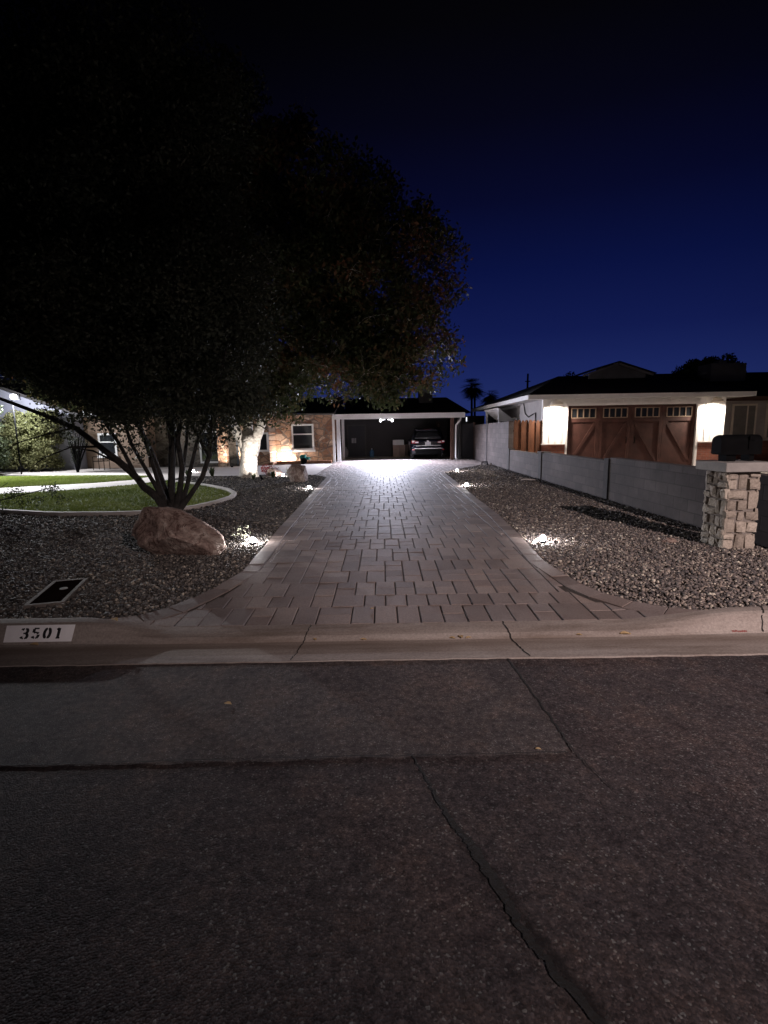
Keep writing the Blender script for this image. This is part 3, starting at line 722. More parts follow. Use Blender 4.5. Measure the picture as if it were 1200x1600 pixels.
def inside(poly, P):
    x, y = P[:, 0], P[:, 1]; r = np.zeros(len(P), bool); j = len(poly) - 1
    for i in range(len(poly)):
        xi, yi = poly[i]; xj, yj = poly[j]
        c = ((yi > y) != (yj > y)) & (x < (xj - xi) * (y - yi) / (yj - yi + 1e-12) + xi)
        r ^= c; j = i
    return r

# stone prototypes
bm = bmesh.new(); bmesh.ops.create_icosphere(bm, subdivisions=1, radius=1.0)
bm.verts.ensure_lookup_table()
ICO_V = np.array([v.co[:] for v in bm.verts], np.float32); ICO_F = np.array([[v.index for v in f.verts] for f in bm.faces], np.int32)
bm.free()
PROTO = []
for k in range(14):
    sc = rng.uniform(0.6, 1.15, 3) * np.array((1, 1, 0.72))
    v = ICO_V * (1 + rng.uniform(-0.28, 0.28, (len(ICO_V), 1))) * sc
    PROTO.append(v.astype(np.float32))

def stones(name, P, rad, mat, label):
    n = len(P); V = np.empty((n, len(ICO_V), 3), np.float32)
    k = rng.integers(0, len(PROTO), n); a = rng.uniform(0, 2 * np.pi, n); b = rng.uniform(-0.6, 0.6, n)
    pv = np.stack(PROTO)[k] * rad[:, None, None]
    ca, sa, cb, sb = np.cos(a), np.sin(a), np.cos(b), np.sin(b)
    x = pv[..., 0]; y = pv[..., 1] * cb[:, None] - pv[..., 2] * sb[:, None]; z = pv[..., 1] * sb[:, None] + pv[..., 2] * cb[:, None]
    V[..., 0] = x * ca[:, None] - y * sa[:, None] + P[:, 0:1]
    V[..., 1] = x * sa[:, None] + y * ca[:, None] + P[:, 1:2]
    V[..., 2] = z + P[:, 2:3]
    F = (ICO_F[None] + (np.arange(n, dtype=np.int32) * len(ICO_V))[:, None, None]).reshape(-1, 3)
    o = big_mesh(name, V.reshape(-1, 3), F, mat)
    return tag(o, label, 'gravel', kind='stuff')

def scatter(xr, yr, n, keep, rlo, rhi, z=ZY + 0.004):
    P = np.empty((n, 3)); P[:, 0] = rng.uniform(*xr, n); P[:, 1] = rng.uniform(*yr, n); P[:, 2] = z
    P = P[keep(P)]
    r = rlo + (rhi - rlo) * rng.beta(1.6, 3.2, len(P))
    P[:, 2] += r * rng.uniform(0.05, 0.75, len(P)) + np.array([apron(a_, b_) if b_ < 7.75 else 0.0 for a_, b_ in P[:, :2]])
    return P, r
ysA = np.array([p[0] for p in XL]); xsA = np.array([p[1] for p in XL]); ysB = np.array([p[0] for p in XR]); xsB = np.array([p[1] for p in XR])
kR = lambda P: (P[:, 0] > np.interp(P[:, 1], ysB, xsB) + 0.012) & (P[:, 1] > 4.14) & ((P[:, 0] < 4.83) | (P[:, 1] < 6.9))
lawn_poly = [(x + 0.0, y) for x, y in lawn_near] + [(-16, 30), (-30, 20)]
def kL(P):
    return (P[:, 0] < np.interp(P[:, 1], ysA, xsA) - 0.012) & (P[:, 1] > 4.14) & ~inside([(x, y - 0.14) for x, y in lawn_near] + [(-7.35, 24), (-30, 24), (-30, 11)], P) & (P[:, 1] < 19.0 )
for args in ((( 1.9, 5.6), (4.1, 8.5), 16500, kR, 0.010, 0.034), ((2.0, 4.9), (8.5, 14), 9000, kR, 0.014, 0.038), ((2.1, 4.9), (14, 23.5), 4200, kR, 0.02, 0.046)):
    pass
pr = [scatter((1.9, 5.8), (4.1, 8.5), 36000, kR, 0.007, 0.029), scatter((2.0, 4.9), (8.5, 14), 16000, kR, 0.010, 0.033), scatter((2.1, 4.9), (14, 23.5), 7000, kR, 0.016, 0.040)]
stones('gravel', np.concatenate([p for p, r in pr]), np.concatenate([r for p, r in pr]), MT['gravel'], 'mixed grey and tan gravel filling the bed between the driveway and the low block wall')
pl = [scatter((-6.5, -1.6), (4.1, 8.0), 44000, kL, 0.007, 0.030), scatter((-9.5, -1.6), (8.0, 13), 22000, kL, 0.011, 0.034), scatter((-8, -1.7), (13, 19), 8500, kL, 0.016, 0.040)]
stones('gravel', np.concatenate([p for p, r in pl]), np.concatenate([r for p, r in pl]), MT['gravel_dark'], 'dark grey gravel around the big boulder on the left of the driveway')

# grass blades
def blades(name, polys, n, h, label):
    xs_ = [p[0] for q in polys for p in q]; ys_ = [p[1] for q in polys for p in q]
    P = np.stack([rng.uniform(max(min(xs_), -16.5), max(xs_), n), rng.uniform(min(ys_), max(ys_), n)], 1)
    k = np.zeros(n, bool)
    for q in polys: k |= inside(q, P)
    P = P[k]; n = len(P)
    a = rng.uniform(0, 2 * np.pi, n); hh = h * rng.uniform(0.6, 1.3, n); ln = rng.uniform(-0.6, 0.6, (n, 2)) * hh[:, None]
    w = 0.006 + 0.0003 * P[:, 1]
    V = np.zeros((n, 3, 3), np.float32)
    V[:, 0, 0] = P[:, 0] - np.cos(a) * w; V[:, 0, 1] = P[:, 1] - np.sin(a) * w
    V[:, 1, 0] = P[:, 0] + np.cos(a) * w; V[:, 1, 1] = P[:, 1] + np.sin(a) * w
    V[:, 2, :2] = P + ln; V[:, :2, 2] = 0.118; V[:, 2, 2] = 0.118 + hh
    o = big_mesh(name, V.reshape(-1, 3), np.arange(n * 3).reshape(-1, 3), MT['grass'])
    return tag(o, label, 'grass', kind='stuff')
blades('grass', [lawn1], 90000, 0.040, 'short green grass in the lawn nearest the street inside the concrete edging')
blades('grass', [lawn2], 80000, 0.045, 'bright green lit grass of the far lawn strip behind the garden path')

# ================================================================== STREET LAMP (outside the frame, across the street: lights pillar and gravel)
t = thing('street_lamp', 'grey street lamp with a curved arm across the street behind the viewer', 'street lamp', (7.9, -9.5, 0))
mb = MB(); mb.tube([(7.9, -9.5, -0.04), (7.9, -9.5, 3), (7.9, -9.5, 6.9)], [0.09, 0.075, 0.06], 12)
mb.tube([(7.9, -9.5, 6.85), (7.85, -9.1, 7.15), (7.6, -8.3, 7.3), (7.45, -7.85, 7.3)], 0.035, 8)
mb.build('pole', MT['steel'], t, smooth=True)
mb = MB(); mb.lathe([(0.0, 0.12), (0.12, 0.10), (0.19, 0.04), (0.20, 0.0)], (7.4, -7.65, 7.24), 16)
mb.build('lamp_head', MT['steel'], t, smooth=True)
add_light('street_lamp_light', 'SPOT', (7.4, -7.65, 7.31), P_STREET, (1.0, 0.81, 0.78), t, (4.2, 9.3, 0.1), 0.055, R(66), 1.0)

# ================================================================== FRONT OBJECTS
# ---- address number painted on the kerb
ax0, ax1 = -3.10, -2.545
t = thing('address_sign', 'white painted panel with black house number 3501 on the kerb face', 'address number', (-2.83, 3.95, 0.02))
def kf(u, v, off=0.0):
    """u along X 0..1, v up the kerb face 0..1"""
    y0, z0, y1, z1 = 3.944, 0.012, 4.004, 0.132
    nrm = Vector((0, -(z1 - z0), (y1 - y0))).normalized()
    x = ax0 + (ax1 - ax0) * u + 0.012 * (v - 0.5) * (1 if u > 0.5 else 0.2)
    return Vector((x, y0 + (y1 - y0) * v, z0 + (z1 - z0) * v)) + nrm * off
mb = MB(); q = [kf(0, 0, 0.004), kf(1, 0, 0.004), kf(1, 1, 0.004), kf(0, 1, 0.004)]
nrm = Vector((0, 0.12, -0.06)).normalized() * 0.003
mb.prism(q, nrm)
mb.build('panel', MT['signw'], t)
def digit_strokes(ch):
    # centre lines in a 0..1 x 0..1.6 box, breaks give the stencil look
    arc = lambda cx, cy, rx, ry, a0, a1, k=10: [(cx + rx * math.cos(R(a0 + (a1 - a0) * i / k)), cy + ry * math.sin(R(a0 + (a1 - a0) * i / k))) for i in range(k + 1)]
    if ch == '3': return [arc(0.45, 1.18, 0.40, 0.36, 160, 100, 5), arc(0.45, 1.18, 0.40, 0.36, 80, -82), arc(0.45, 0.42, 0.43, 0.40, 82, -80), arc(0.45, 0.42, 0.43, 0.40, -100, -165, 5), [(0.28, 0.81), (0.52, 0.81)]]
    if ch == '5': return [[(0.15, 1.54), (0.85, 1.54)], [(0.17, 1.46), (0.14, 0.92)], arc(0.44, 0.50, 0.42, 0.44, 130, 30, 6), arc(0.44, 0.50, 0.42, 0.44, 12, -84, 8), arc(0.44, 0.50, 0.42, 0.44, -100, -160, 5)]
    if ch == '0': return [arc(0.48, 0.8, 0.40, 0.76, 100, 260, 16), arc(0.48, 0.8, 0.40, 0.76, 80, -80, 16)]
    if ch == '1': return [[(0.5, 1.55), (0.5, 0.08)], [(0.22, 1.26), (0.5, 1.5)], [(0.24, 0.05), (0.78, 0.05)]]
U0, DW, GAP, V0, DH = 0.24, 0.105, 0.165, 0.20, 0.62
for i, ch in enumerate('3501'):
    mb = MB()
    for st in digit_strokes(ch):
        L = []; Q = []
        for k, (x, y) in enumerate(st):
            a = st[max(0, k - 1)]; b = st[min(len(st) - 1, k + 1)]
            d = Vector((b[0] - a[0], b[1] - a[1])).normalized(); n_ = Vector((-d.y, d.x)); w = 0.20 if abs(d.y) > 0.6 else 0.11
            for lst, s in ((L, 1), (Q, -1)):
                xx, yy = x + n_.x * w * s, y + n_.y * w * s
                lst.append(kf(U0 + i * GAP + xx * DW, V0 + yy / 1.6 * DH, 0.0058))
        b_ = len(L); mb.add(L + Q, [(k, k + 1, b_ + k + 1, b_ + k) for k in range(b_ - 1)])
    mb.build('digit', MT['signk'], t, fix=False)

# ---- red survey mark on the kerb, right
mb = MB()
L = [(2.80 + 0.008 * i, 3.930 + random.uniform(-0.003, 0.003)) for i in range(16)]
a_ = [(x, y, kerb_z(x, y) + 0.003) for x, y in L]; b2 = [(x, y + random.uniform(0.006, 0.014), kerb_z(x, y + 0.012) + 0.004) for x, y in L]
mb.add(a_ + b2, [(i, i + 1, 17 + i - 0, 16 + i) for i in range(15)])
tag(mb.build('paint_mark', MT['redpaint'], fix=False, base=(2.86, 3.93, 0.03)), 'short red paint streak low on the kerb at the right edge', 'paint mark')

# ---- meter box lid flush in the gravel
t = thing('meter_box', 'rectangular utility meter box with dark rusty lid sunk in gravel', 'utility box', (-3.27, 4.93, 0.10))
def rotrect(cx, cy, hx, hy, a):
    return [(cx + x * math.cos(a) - y * math.sin(a), cy + x * math.sin(a) + y * math.cos(a)) for x, y in ((-hx, -hy), (hx, -hy), (hx, hy), (-hx, hy))]
mb = MB(); o4 = rotrect(-3.26, 4.93, 0.165, 0.42, R(16)); i4 = rotrect(-3.26, 4.93, 0.130, 0.385, R(16))
V = [(x, y, 0.09) for x, y in o4] + [(x, y, 0.138) for x, y in o4] + [(x, y, 0.138) for x, y in i4] + [(x, y, 0.12) for x, y in i4]
mb.add(V, [(k * 4 + i, k * 4 + (i + 1) % 4, (k + 1) * 4 + (i + 1) % 4, (k + 1) * 4 + i) for k in range(3) for i in range(4)])
mb.build('frame', MT['mortar'], t)
mb = MB(); mb.prism([(x, y, 0.122) for x, y in rotrect(-3.26, 4.93, 0.127, 0.382, R(16))], (0, 0, 0.014))
lid = mb.build('lid', MT['boxlid'], t)
mb = MB(); mb.lathe([(0.0, 0.006), (0.035, 0.006), (0.04, 0.0)], (-3.25, 5.0, 0.1365), 14); mb.build('cover', MT['cap'], lid)

# ---- boulders
def boulder(name, label, C, size, rz, seed, cat='boulder', cut=(), soft=False):
    bm = bmesh.new(); bmesh.ops.create_icosphere(bm, subdivisions=5, radius=1.0)
    r_ = np.random.default_rng(seed)
    planes = [(Vector(r_.normal(size=3)).normalized(), r_.uniform(0.78, 0.97) if soft else r_.uniform(0.55, 0.88)) for _ in range(16)] + [(Vector(n_).normalized(), d_) for n_, d_ in cut]
    from mathutils import noise as nz
    for v in bm.verts:
        p = v.co.copy()
        for n_, d_ in planes:
            e = p.dot(n_) - d_
            if e > 0: p -= n_ * e * 0.92
        k = nz.fractal(p * 2.2 + Vector((seed, 0, 0)), 1.0, 2.0, 5) * 0.085 + nz.noise(p * 9 + Vector((seed, 3, 0))) * 0.016
        v.co = p * (1 + k)
    for v in bm.verts: v.co = Vector((v.co.x * size[0], v.co.y * size[1], v.co.z * size[2]))
    me = bpy.data.meshes.new(name); bm.to_mesh(me); bm.free()
    me.materials.append(MT['rock'])
    for p in me.polygons: p.use_smooth = True
    o = link(bpy.data.objects.new(name, me)); o.location = C; o.rotation_euler = rz if hasattr(rz, '__len__') else (0, 0, rz)
    return tag(o, label, cat)
boulder('boulder', 'large reddish sandstone boulder tapering to the right on dark gravel', (-2.74, 6.62, 0.30), (0.67, 0.42, 0.37), (0, R(20), R(3)), 5, soft=True,
        cut=(((-0.74, -0.66, 0.10), 0.60), ((0.25, -0.35, 0.90), 0.66), ((0.15, -0.75, -0.62), 0.50)))
boulder('boulder', 'flat brown boulder leaning by the driveway beyond the left path light', (-2.68, 16.4, 0.27), (0.46, 0.40, 0.40), (0, R(22), R(20)), 9,
        cut=(((0.9, -0.35, 0.35), 0.42),))
boulder('boulder', 'small brown rock next to the red flowers near the white trunk', (-3.95, 18.7, 0.22), (0.30, 0.24, 0.24), R(40), 14)
boulder('flat_stone', 'flat pale stone lying on the gravel left of the mailbox pillar', (3.83, 6.75, 0.13), (0.13, 0.10, 0.045), R(10), 21, 'stone')

# ---- stone mailbox pillar
t = thing('mailbox_pillar', 'square pillar of pale rough stones with a flat concrete cap', 'stone pillar', (4.47, 6.55, 0.10))
PX0, PX1, PY0, PY1, PZ0, PZ1 = 4.265, 4.69, 6.32, 6.775, 0.08, 1.085
mb = MB(); mb.box(PX0 + 0.03, PX1 - 0.03, PY0 + 0.03, PY1 - 0.03, PZ0, PZ1); mb.build('core', MT['mortar'], t)
GR = (-1.0, -0.86, -0.45, 0.0, 0.45, 0.86, 1.0)
def stone_block(mbx, o, eu, ev, en, w, h, d, seed):
    """rounded rough block filling w x h on a face, bulging by d along en"""
    r_ = np.random.default_rng(seed); n = 7; vs = []; fs = []
    cut = r_.uniform(0.0, 0.30, 4); ck = r_.uniform(-0.009, 0.009, 8); tl = r_.uniform(-0.30, 0.30, 2)
    for j in range(n):
        for i in range(n):
            x, y_ = GR[i], GR[j]
            e = max(abs(x), abs(y_))
            cr = cut[(1 if x > 0 else 0) + (2 if y_ > 0 else 0)]
            sq = 1 - cr * (abs(x) * abs(y_)) ** 1.5 * 0.45
            b = d * (1 - 0.22 * max(0, e - 0.5) / 0.36) + r_.uniform(-0.16, 0.16) * d * (1 if e < 0.99 else 0)
            if e > 0.99: b = -0.015
            dx = (ck[0] * (1 - x) * (1 - y_) + ck[1] * (1 + x) * (1 - y_) + ck[2] * (1 + x) * (1 + y_) + ck[3] * (1 - x) * (1 + y_)) / 4
            dy = (ck[4] * (1 - x) * (1 - y_) + ck[5] * (1 + x) * (1 - y_) + ck[6] * (1 + x) * (1 + y_) + ck[7] * (1 - x) * (1 + y_)) / 4
            b += d * (tl[0] * x + tl[1] * y_) if e < 0.99 else 0
            vs.append(o + eu * (w / 2 + x * sq * w / 2 + dx) + ev * (h / 2 + y_ * sq * h / 2 + dy) + en * b)
    for j in range(n - 1):
        for i in range(n - 1):
            fs.append((j * n + i, j * n + i + 1, (j + 1) * n + i + 1, (j + 1) * n + i))
    mbx.add(vs, fs)
def stone_face(mbx, o, eu, en, W, Hh, seed, big):
    """irregular ashlar: split the face again and again, each piece one rough stone"""
    r_ = random.Random(seed); todo = [(0.0, 0.0, W, Hh)]
    lim = 0.034 if big else 0.017
    while todo:
        x, z, w, h = todo.pop()
        asp = w / h
        if (w * h > lim * r_.uniform(0.75, 1.6) or asp > 2.4 or asp < 0.42) and max(w, h) > 0.15:
            k = r_.uniform(0.34, 0.66)
            if (asp > 1.15) or (0.8 < asp <= 1.15 and r_.random() < 0.4):
                todo += [(x, z, w * k, h), (x + w * k, z, w * (1 - k), h)]
            else:
                todo += [(x, z, w, h * k), (x, z + h * k, w, h * (1 - k))]
            continue
        g = r_.uniform(0.003, 0.007)
        stone_block(mbx, o + eu * (x + g) + Vector((0, 0, z + g)), eu, Vector((0, 0, 1)), en, w - 2 * g, h - 2 * g, r_.uniform(0.018, 0.05), r_.randint(0, 9999))
mb = MB()
stone_face(mb, Vector((PX0, PY0 + 0.03, PZ0)), Vector((1, 0, 0)), Vector((0, -1, 0)), PX1 - PX0, PZ1 - PZ0, 3, True)
stone_face(mb, Vector((PX0 + 0.03, PY1, PZ0)), Vector((0, -1, 0)), Vector((-1, 0, 0)), PY1 - PY0, PZ1 - PZ0, 8, False)
stone_face(mb, Vector((PX1 - 0.03, PY0, PZ0)), Vector((0, 1, 0)), Vector((1, 0, 0)), PY1 - PY0, PZ1 - PZ0, 12, True)
stone_face(mb, Vector((PX1, PY1 - 0.03, PZ0)), Vector((-1, 0, 0)), Vector((0, 1, 0)), PX1 - PX0, PZ1 - PZ0, 15, True)
mb.build('stone_cladding', MT['pillar_stone'], t)
mb = MB(); mb.box(PX0 - 0.085, PX1 + 0.085, PY0 - 0.085, PY1 + 0.085, 1.088, 1.205)
mb.build('cap', MT['cap'], t, bevel=0.012)

# ---- mailbox on the pillar
t = thing('mailbox', 'long black mailbox with a rounded top standing on the stone pillar', 'mailbox', (4.46, 6.56, 1.205))
mx0, mx1, my0, my1, mz0, mz1 = 4.25, 4.745, 6.46, 6.68, 1.29, 1.545
prof = [(my0, mz0), (my1, mz0), (my1, mz1 - 0.09)] + [((my0 + my1) / 2 + 0.11 * math.cos(R(a)), mz1 - 0.09 + 0.085 * math.sin(R(a))) for a in range(15, 180, 15)] + [(my0, mz1 - 0.09)]
mb = MB()
inner = [((my0 + my1) / 2 + (y - (my0 + my1) / 2) * 0.86, mz0 + 0.012 + (z - mz0) * 0.9) for y, z in prof]
n = len(prof)
mb.add([(mx0, y, z) for y, z in inner] + [(mx0 + 0.035, y, z) for y, z in prof] + [(mx1, y, z) for y, z in prof],
       [tuple(range(n)), tuple(reversed(range(2 * n, 3 * n)))] + [(k * n + i, k * n + (i + 1) % n, (k + 1) * n + (i + 1) % n, (k + 1) * n + i) for k in range(2) for i in range(n)])
mb.build('body', MT['black'], t)
mb = MB(); mb.box(4.34, 4.46, 6.49, 6.65, 1.205, 1.288); mb.build('foot', MT['black'], t)
mb = MB(); mb.box(4.63, 4.69, 6.49, 6.65, 1.205, 1.288); mb.build('foot', MT['black'], t)
mb = MB(); mb.prism([(mx1 + 0.001, y, z) for y, z in prof], (0.012, 0, 0))
dr = mb.build('door', MT['black'], t)
mb = MB(); mb.tube([(mx1 + 0.012, 6.57, 1.50), (mx1 + 0.03, 6.57, 1.50)], 0.011, 10); mb.build('knob', MT['chrome'], dr)
mb = MB(); mb.box(4.58, 4.59, my0 - 0.012, my0 - 0.004, 1.36, 1.52); mb.box(4.58, 4.66, my0 - 0.012, my0 - 0.004, 1.47, 1.52); mb.build('flag', MT['black'], t)

# ---- block walls along the property line (each run is a thing)
def block_wall(label, y0, y1, z1, x0=4.86, th=0.19, cap=False):
    t = thing('block_wall', label, 'block wall', ((2 * x0 + th) / 2, (y0 + y1) / 2, 0.1), group='block wall runs on the property line')
    mb = MB(); mb.box(x0, x0 + th, y0, y1, 0.08, z1); mb.build('wall_panel', MT['block'], t, bevel=0.006)
    return t
def wall_post(t, y, z1, x0=4.835, w=0.24, d=0.22):
    mb = MB(); mb.box(x0, x0 + w, y - d / 2, y + d / 2, 0.08, z1); mb.build('wall_post', MT['pilaster'], t)
a = block_wall('far tall pale block wall run next to the carport', 24.28, 27.5, 1.93); wall_post(a, 24.17, 1.96)
a = block_wall('tall pale block wall run beside the wooden picket fence', 20.0, 24.05, 1.95)
a = block_wall('short low block wall run starting at the tall wall end', 16.0, 19.78, 0.88); wall_post(a, 19.88, 0.93)
mb = MB(); mb.box(4.80, 5.10, 15.62, 16.05, 0.93, 0.965); mb.build('cap', MT['block'], a); wall_post(a, 15.87, 0.93, d=0.26)
a = block_wall('middle low block wall run in front of the garage door', 11.25, 15.73, 0.95); wall_post(a, 11.13, 1.0)
a = block_wall('near dark low block wall run ending behind the stone pillar', 6.0, 11.0, 1.02)

# ---- path lights
def path_light(label, x, y, power=P_PATH, z=0.112):
    t = thing('path_light', label, 'path light', (x, y, z), group='glowing path lights along the driveway')
    mb = MB(); mb.lathe([(0.0, -0.03), (0.045, -0.03), (0.050, 0.0), (0.048, 0.024), (0.036, 0.030)], (x, y, z), 16); mb.build('housing', MT['black'], t, smooth=True)
    mb = MB(); mb.lathe([(0.035, 0.028), (0.043, 0.050), (0.040, 0.075), (0.025, 0.092), (0.0, 0.097)], (x, y, z), 16); mb.build('lens', emit('path_lens', (1.0, 0.95, 0.96), power * 11.0), t, smooth=True)
    return t
path_light('glowing path light at the driveway edge nearest the stone pillar', 2.17, 6.88)
path_light('glowing path light midway along the right gravel bed', 2.30, 14.1, 60)
path_light('farthest glowing path light on the right, near the block wall corner', 2.78, 19.3, 55)
path_light('glowing path light between the big boulder and the driveway', -1.86, 7.08, 50)
path_light('glowing path light below the leaning flat boulder on the left', -2.05, 14.05, 60)
path_light('small glowing path light at the walkway seen through the dark tree trunks', -7.9, 21.3, 45, 0.12)
path_light('small glowing path light among flowers right of the white trunk', -3.6, 18.35, 35, 0.11)

# ================================================================== PLANTS
def leaf_cloud(C, n, rad, size, flat=0.8, droop=0.0):
    """n leaf quads in a fuzzy ball; returns verts (n,4,3)"""
    d = rng.normal(size=(n, 3)); d /= np.linalg.norm(d, axis=1)[:, None]
    P = np.asarray(C) + d * (rad * rng.uniform(0.15, 1.0, (n, 1)) ** 0.6) * np.array((1, 1, flat))
    P[:, 2] -= droop * rng.uniform(0, 1, n)
    u = rng.normal(size=(n, 3)); u[:, 2] -= 0.5; u /= np.linalg.norm(u, axis=1)[:, None]
    w = np.cross(u, rng.normal(size=(n, 3))); w /= np.linalg.norm(w, axis=1)[:, None]
    s = size * rng.uniform(0.6, 1.35, (n, 1))
    return np.stack([P - u * s / 2, P + w * s * 0.24, P + u * s / 2, P - w * s * 0.24], 1)
def leaf_obj(name, clouds, mat, parent=None, base=None):
    V = np.concatenate(clouds).reshape(-1, 3)
    return big_mesh(name, V, np.arange(len(V)).reshape(-1, 4), mat, parent, base)

def tree(name, label, cat, base, limbs, ells, ncl, leaf_n, leaf_s, bark, leaf, seed, minz=2.2, cl_r=(0.35, 0.75), keep=None, group=None, twig=True, flat=0.8, droop=0.15):
    r_ = np.random.default_rng(seed); random.seed(seed)
    t = thing(name, label, cat, base, group=group)
    mb = MB(); nodes = []; nrad = []
    for pts, rad in limbs:
        P = []; Q = []
        for (a, b), (ra, rb) in zip(zip(pts[:-1], pts[1:]), zip(rad[:-1], rad[1:])):
            k = max(2, int((Vector(b) - Vector(a)).length / 0.35))
            for i in range(k):
                tt = i / k; j = 0.05 * (ra + rb)
                P.append(tuple(Vector(a).lerp(Vector(b), tt) + Vector((random.uniform(-j, j), random.uniform(-j, j), random.uniform(-j, j))))); Q.append(ra + (rb - ra) * tt)
        P.append(pts[-1]); Q.append(rad[-1])
        mb.tube(P, Q, 12, jit=0.07); nodes += P[len(P) // 3:]; nrad += Q[len(Q) // 3:]
    cl = []
    vols = np.array([e[1][0] * e[1][1] * e[1][2] for e in ells]); vols = vols ** 0.75; vols /= vols.sum()
    while len(cl) < ncl:
        c_, s_ = ells[r_.choice(len(ells), p=vols)]
        d = r_.normal(size=3); d /= np.linalg.norm(d)
        p = np.array(c_) + d * np.array(s_) * (r_.uniform(0.10, 1.0) ** 0.45)
        if p[2] < minz: continue
        if keep is not None and not keep(p, r_): continue
        if abs(p[0] / p[1] + 0.7025) < 0.065 and abs((p[2] - 1.65) / p[1] - 0.0775) < 0.06: continue
        cl.append(p)
    start = np.array(nodes).mean(0)
    cl.sort(key=lambda p: np.linalg.norm(p - start))
    NA = np.array(nodes); NR = np.array(nrad)
    clouds = []
    for p in cl:
        dd = np.linalg.norm(NA - p, axis=1) + 0.6 * np.maximum(0, NA[:, 2] - p[2])
        i = int(dd.argmin()); a = Vector(NA[i]); b = Vector(p); L = (b - a).length
        r0 = min(NR[i] * 0.75, 0.012 + 0.016 * L); k = max(3, int(L / 0.5) + 2)
        mid = a.lerp(b, 0.5) + Vector((random.uniform(-.12, .12), random.uniform(-.12, .12), 0.10)) * L
        P = []; Q = []
        for j in range(k):
            tt = j / (k - 1); q = a * (1 - tt) ** 2 + mid * 2 * tt * (1 - tt) + b * tt * tt
            P.append(tuple(q)); Q.append(r0 + (0.006 - r0) * tt)
        mb.tube(P, Q, 5, cap=False)
        NA = np.concatenate([NA, np.array(P[1:])]); NR = np.concatenate([NR, np.array(Q[1:])])
        rad = r_.uniform(*cl_r)
        if twig:
            for _ in range(4):
                e = b + Vector(r_.normal(size=3)).normalized() * rad * random.uniform(0.6, 1.0); m2 = b.lerp(e, 0.5) + Vector((0, 0, 0.06))
                mb.tube([b, m2, e], [0.007, 0.005, 0.003], 4, cap=False)
        n = int(leaf_n * (rad / cl_r[1]) ** 2 * r_.uniform(0.55, 1.25))
        clouds.append(leaf_cloud(p, max(6, n), rad, leaf_s, flat, droop))
    mb.build('trunk', bark, t, smooth=True, fix=False)
    leaf_obj('crown', clouds, leaf, t)
    return t

# the tall ash with the pale, lit trunk
tree('ash_tree', 'tall spreading tree with thick pale lit trunk and browning leaves', 'tree', (-4.85, 18.35, 0.10),
     [([(-4.85, 18.35, 0.05), (-4.83, 18.35, 0.25), (-4.79, 18.35, 0.7), (-4.76, 18.35, 1.1), (-4.74, 18.35, 1.42), (-4.74, 18.35, 1.62), (-4.74, 18.35, 1.72)], [0.40, 0.31, 0.28, 0.285, 0.30, 0.22, 0.05]),
      ([(-4.86, 18.35, 0.9), (-5.00, 18.34, 1.45), (-5.25, 18.3, 1.95), (-5.6, 18.2, 2.9), (-6.0, 18.0, 4.6), (-6.2, 17.8, 7.0), (-6.0, 17.8, 9.4)], [0.17, 0.19, 0.16, 0.14, 0.12, 0.09, 0.05]),
      ([(-4.66, 18.35, 0.9), (-4.54, 18.36, 1.45), (-4.32, 18.4, 1.95), (-3.95, 18.5, 2.9), (-3.2, 18.5, 4.6), (-2.2, 18.5, 6.6), (-1.3, 18.5, 8.4)], [0.18, 0.205, 0.17, 0.14, 0.11, 0.08, 0.05]),
      ([(-4.2, 18.4, 2.2), (-3.0, 17.8, 3.4), (-1.4, 17.3, 4.4), (0.3, 17.0, 5.0), (1.4, 17.0, 5.3)], [0.15, 0.12, 0.09, 0.06, 0.03]),
      ([(-4.8, 18.35, 1.6), (-4.7, 18.8, 3.2), (-4.4, 19.2, 5.4), (-4.0, 19.2, 8.2), (-3.8, 19.0, 10.4)], [0.18, 0.14, 0.12, 0.08, 0.04]),
      ([(-5.7, 18.2, 2.8), (-7.2, 17.6, 3.6), (-9.0, 17.2, 4.4), (-10.6, 17.0, 5.2)], [0.14, 0.10, 0.07, 0.03])],
     [((-3.6, 18.3, 7.4), (4.7, 3.8, 4.5)), ((-0.6, 18.0, 6.4), (3.1, 3.0, 3.3)), ((0.4, 17.6, 4.5), (1.9, 2.2, 2.0)), ((-7.0, 18, 8.0), (4.2, 3.6, 4.9)), ((-9.8, 17.5, 6.2), (3.4, 3.0, 3.8)),
      ((-1.6, 17.4, 3.6), (2.7, 2.2, 1.2)), ((-4.8, 16.6, 3.6), (3.4, 1.6, 1.3)), ((-4.9, 17.4, 2.75), (1.7, 0.8, 0.6)), ((-9.0, 16.8, 4.0), (3.0, 1.8, 1.4)), ((-5.5, 18, 10.6), (3.0, 3.0, 2.3))],
     1050, 420, 0.165, MT['bark'], MT['leafA'], 41, minz=2.25, cl_r=(0.45, 0.95),
     keep=lambda p, r_: not ((p[0] > -2.6 and p[2] < 2.95) or (p[2] < 2.35 + 0.7 * (0.5 + 0.5 * math.sin(p[0] * 2.1)) and r_.random() < 0.7)))

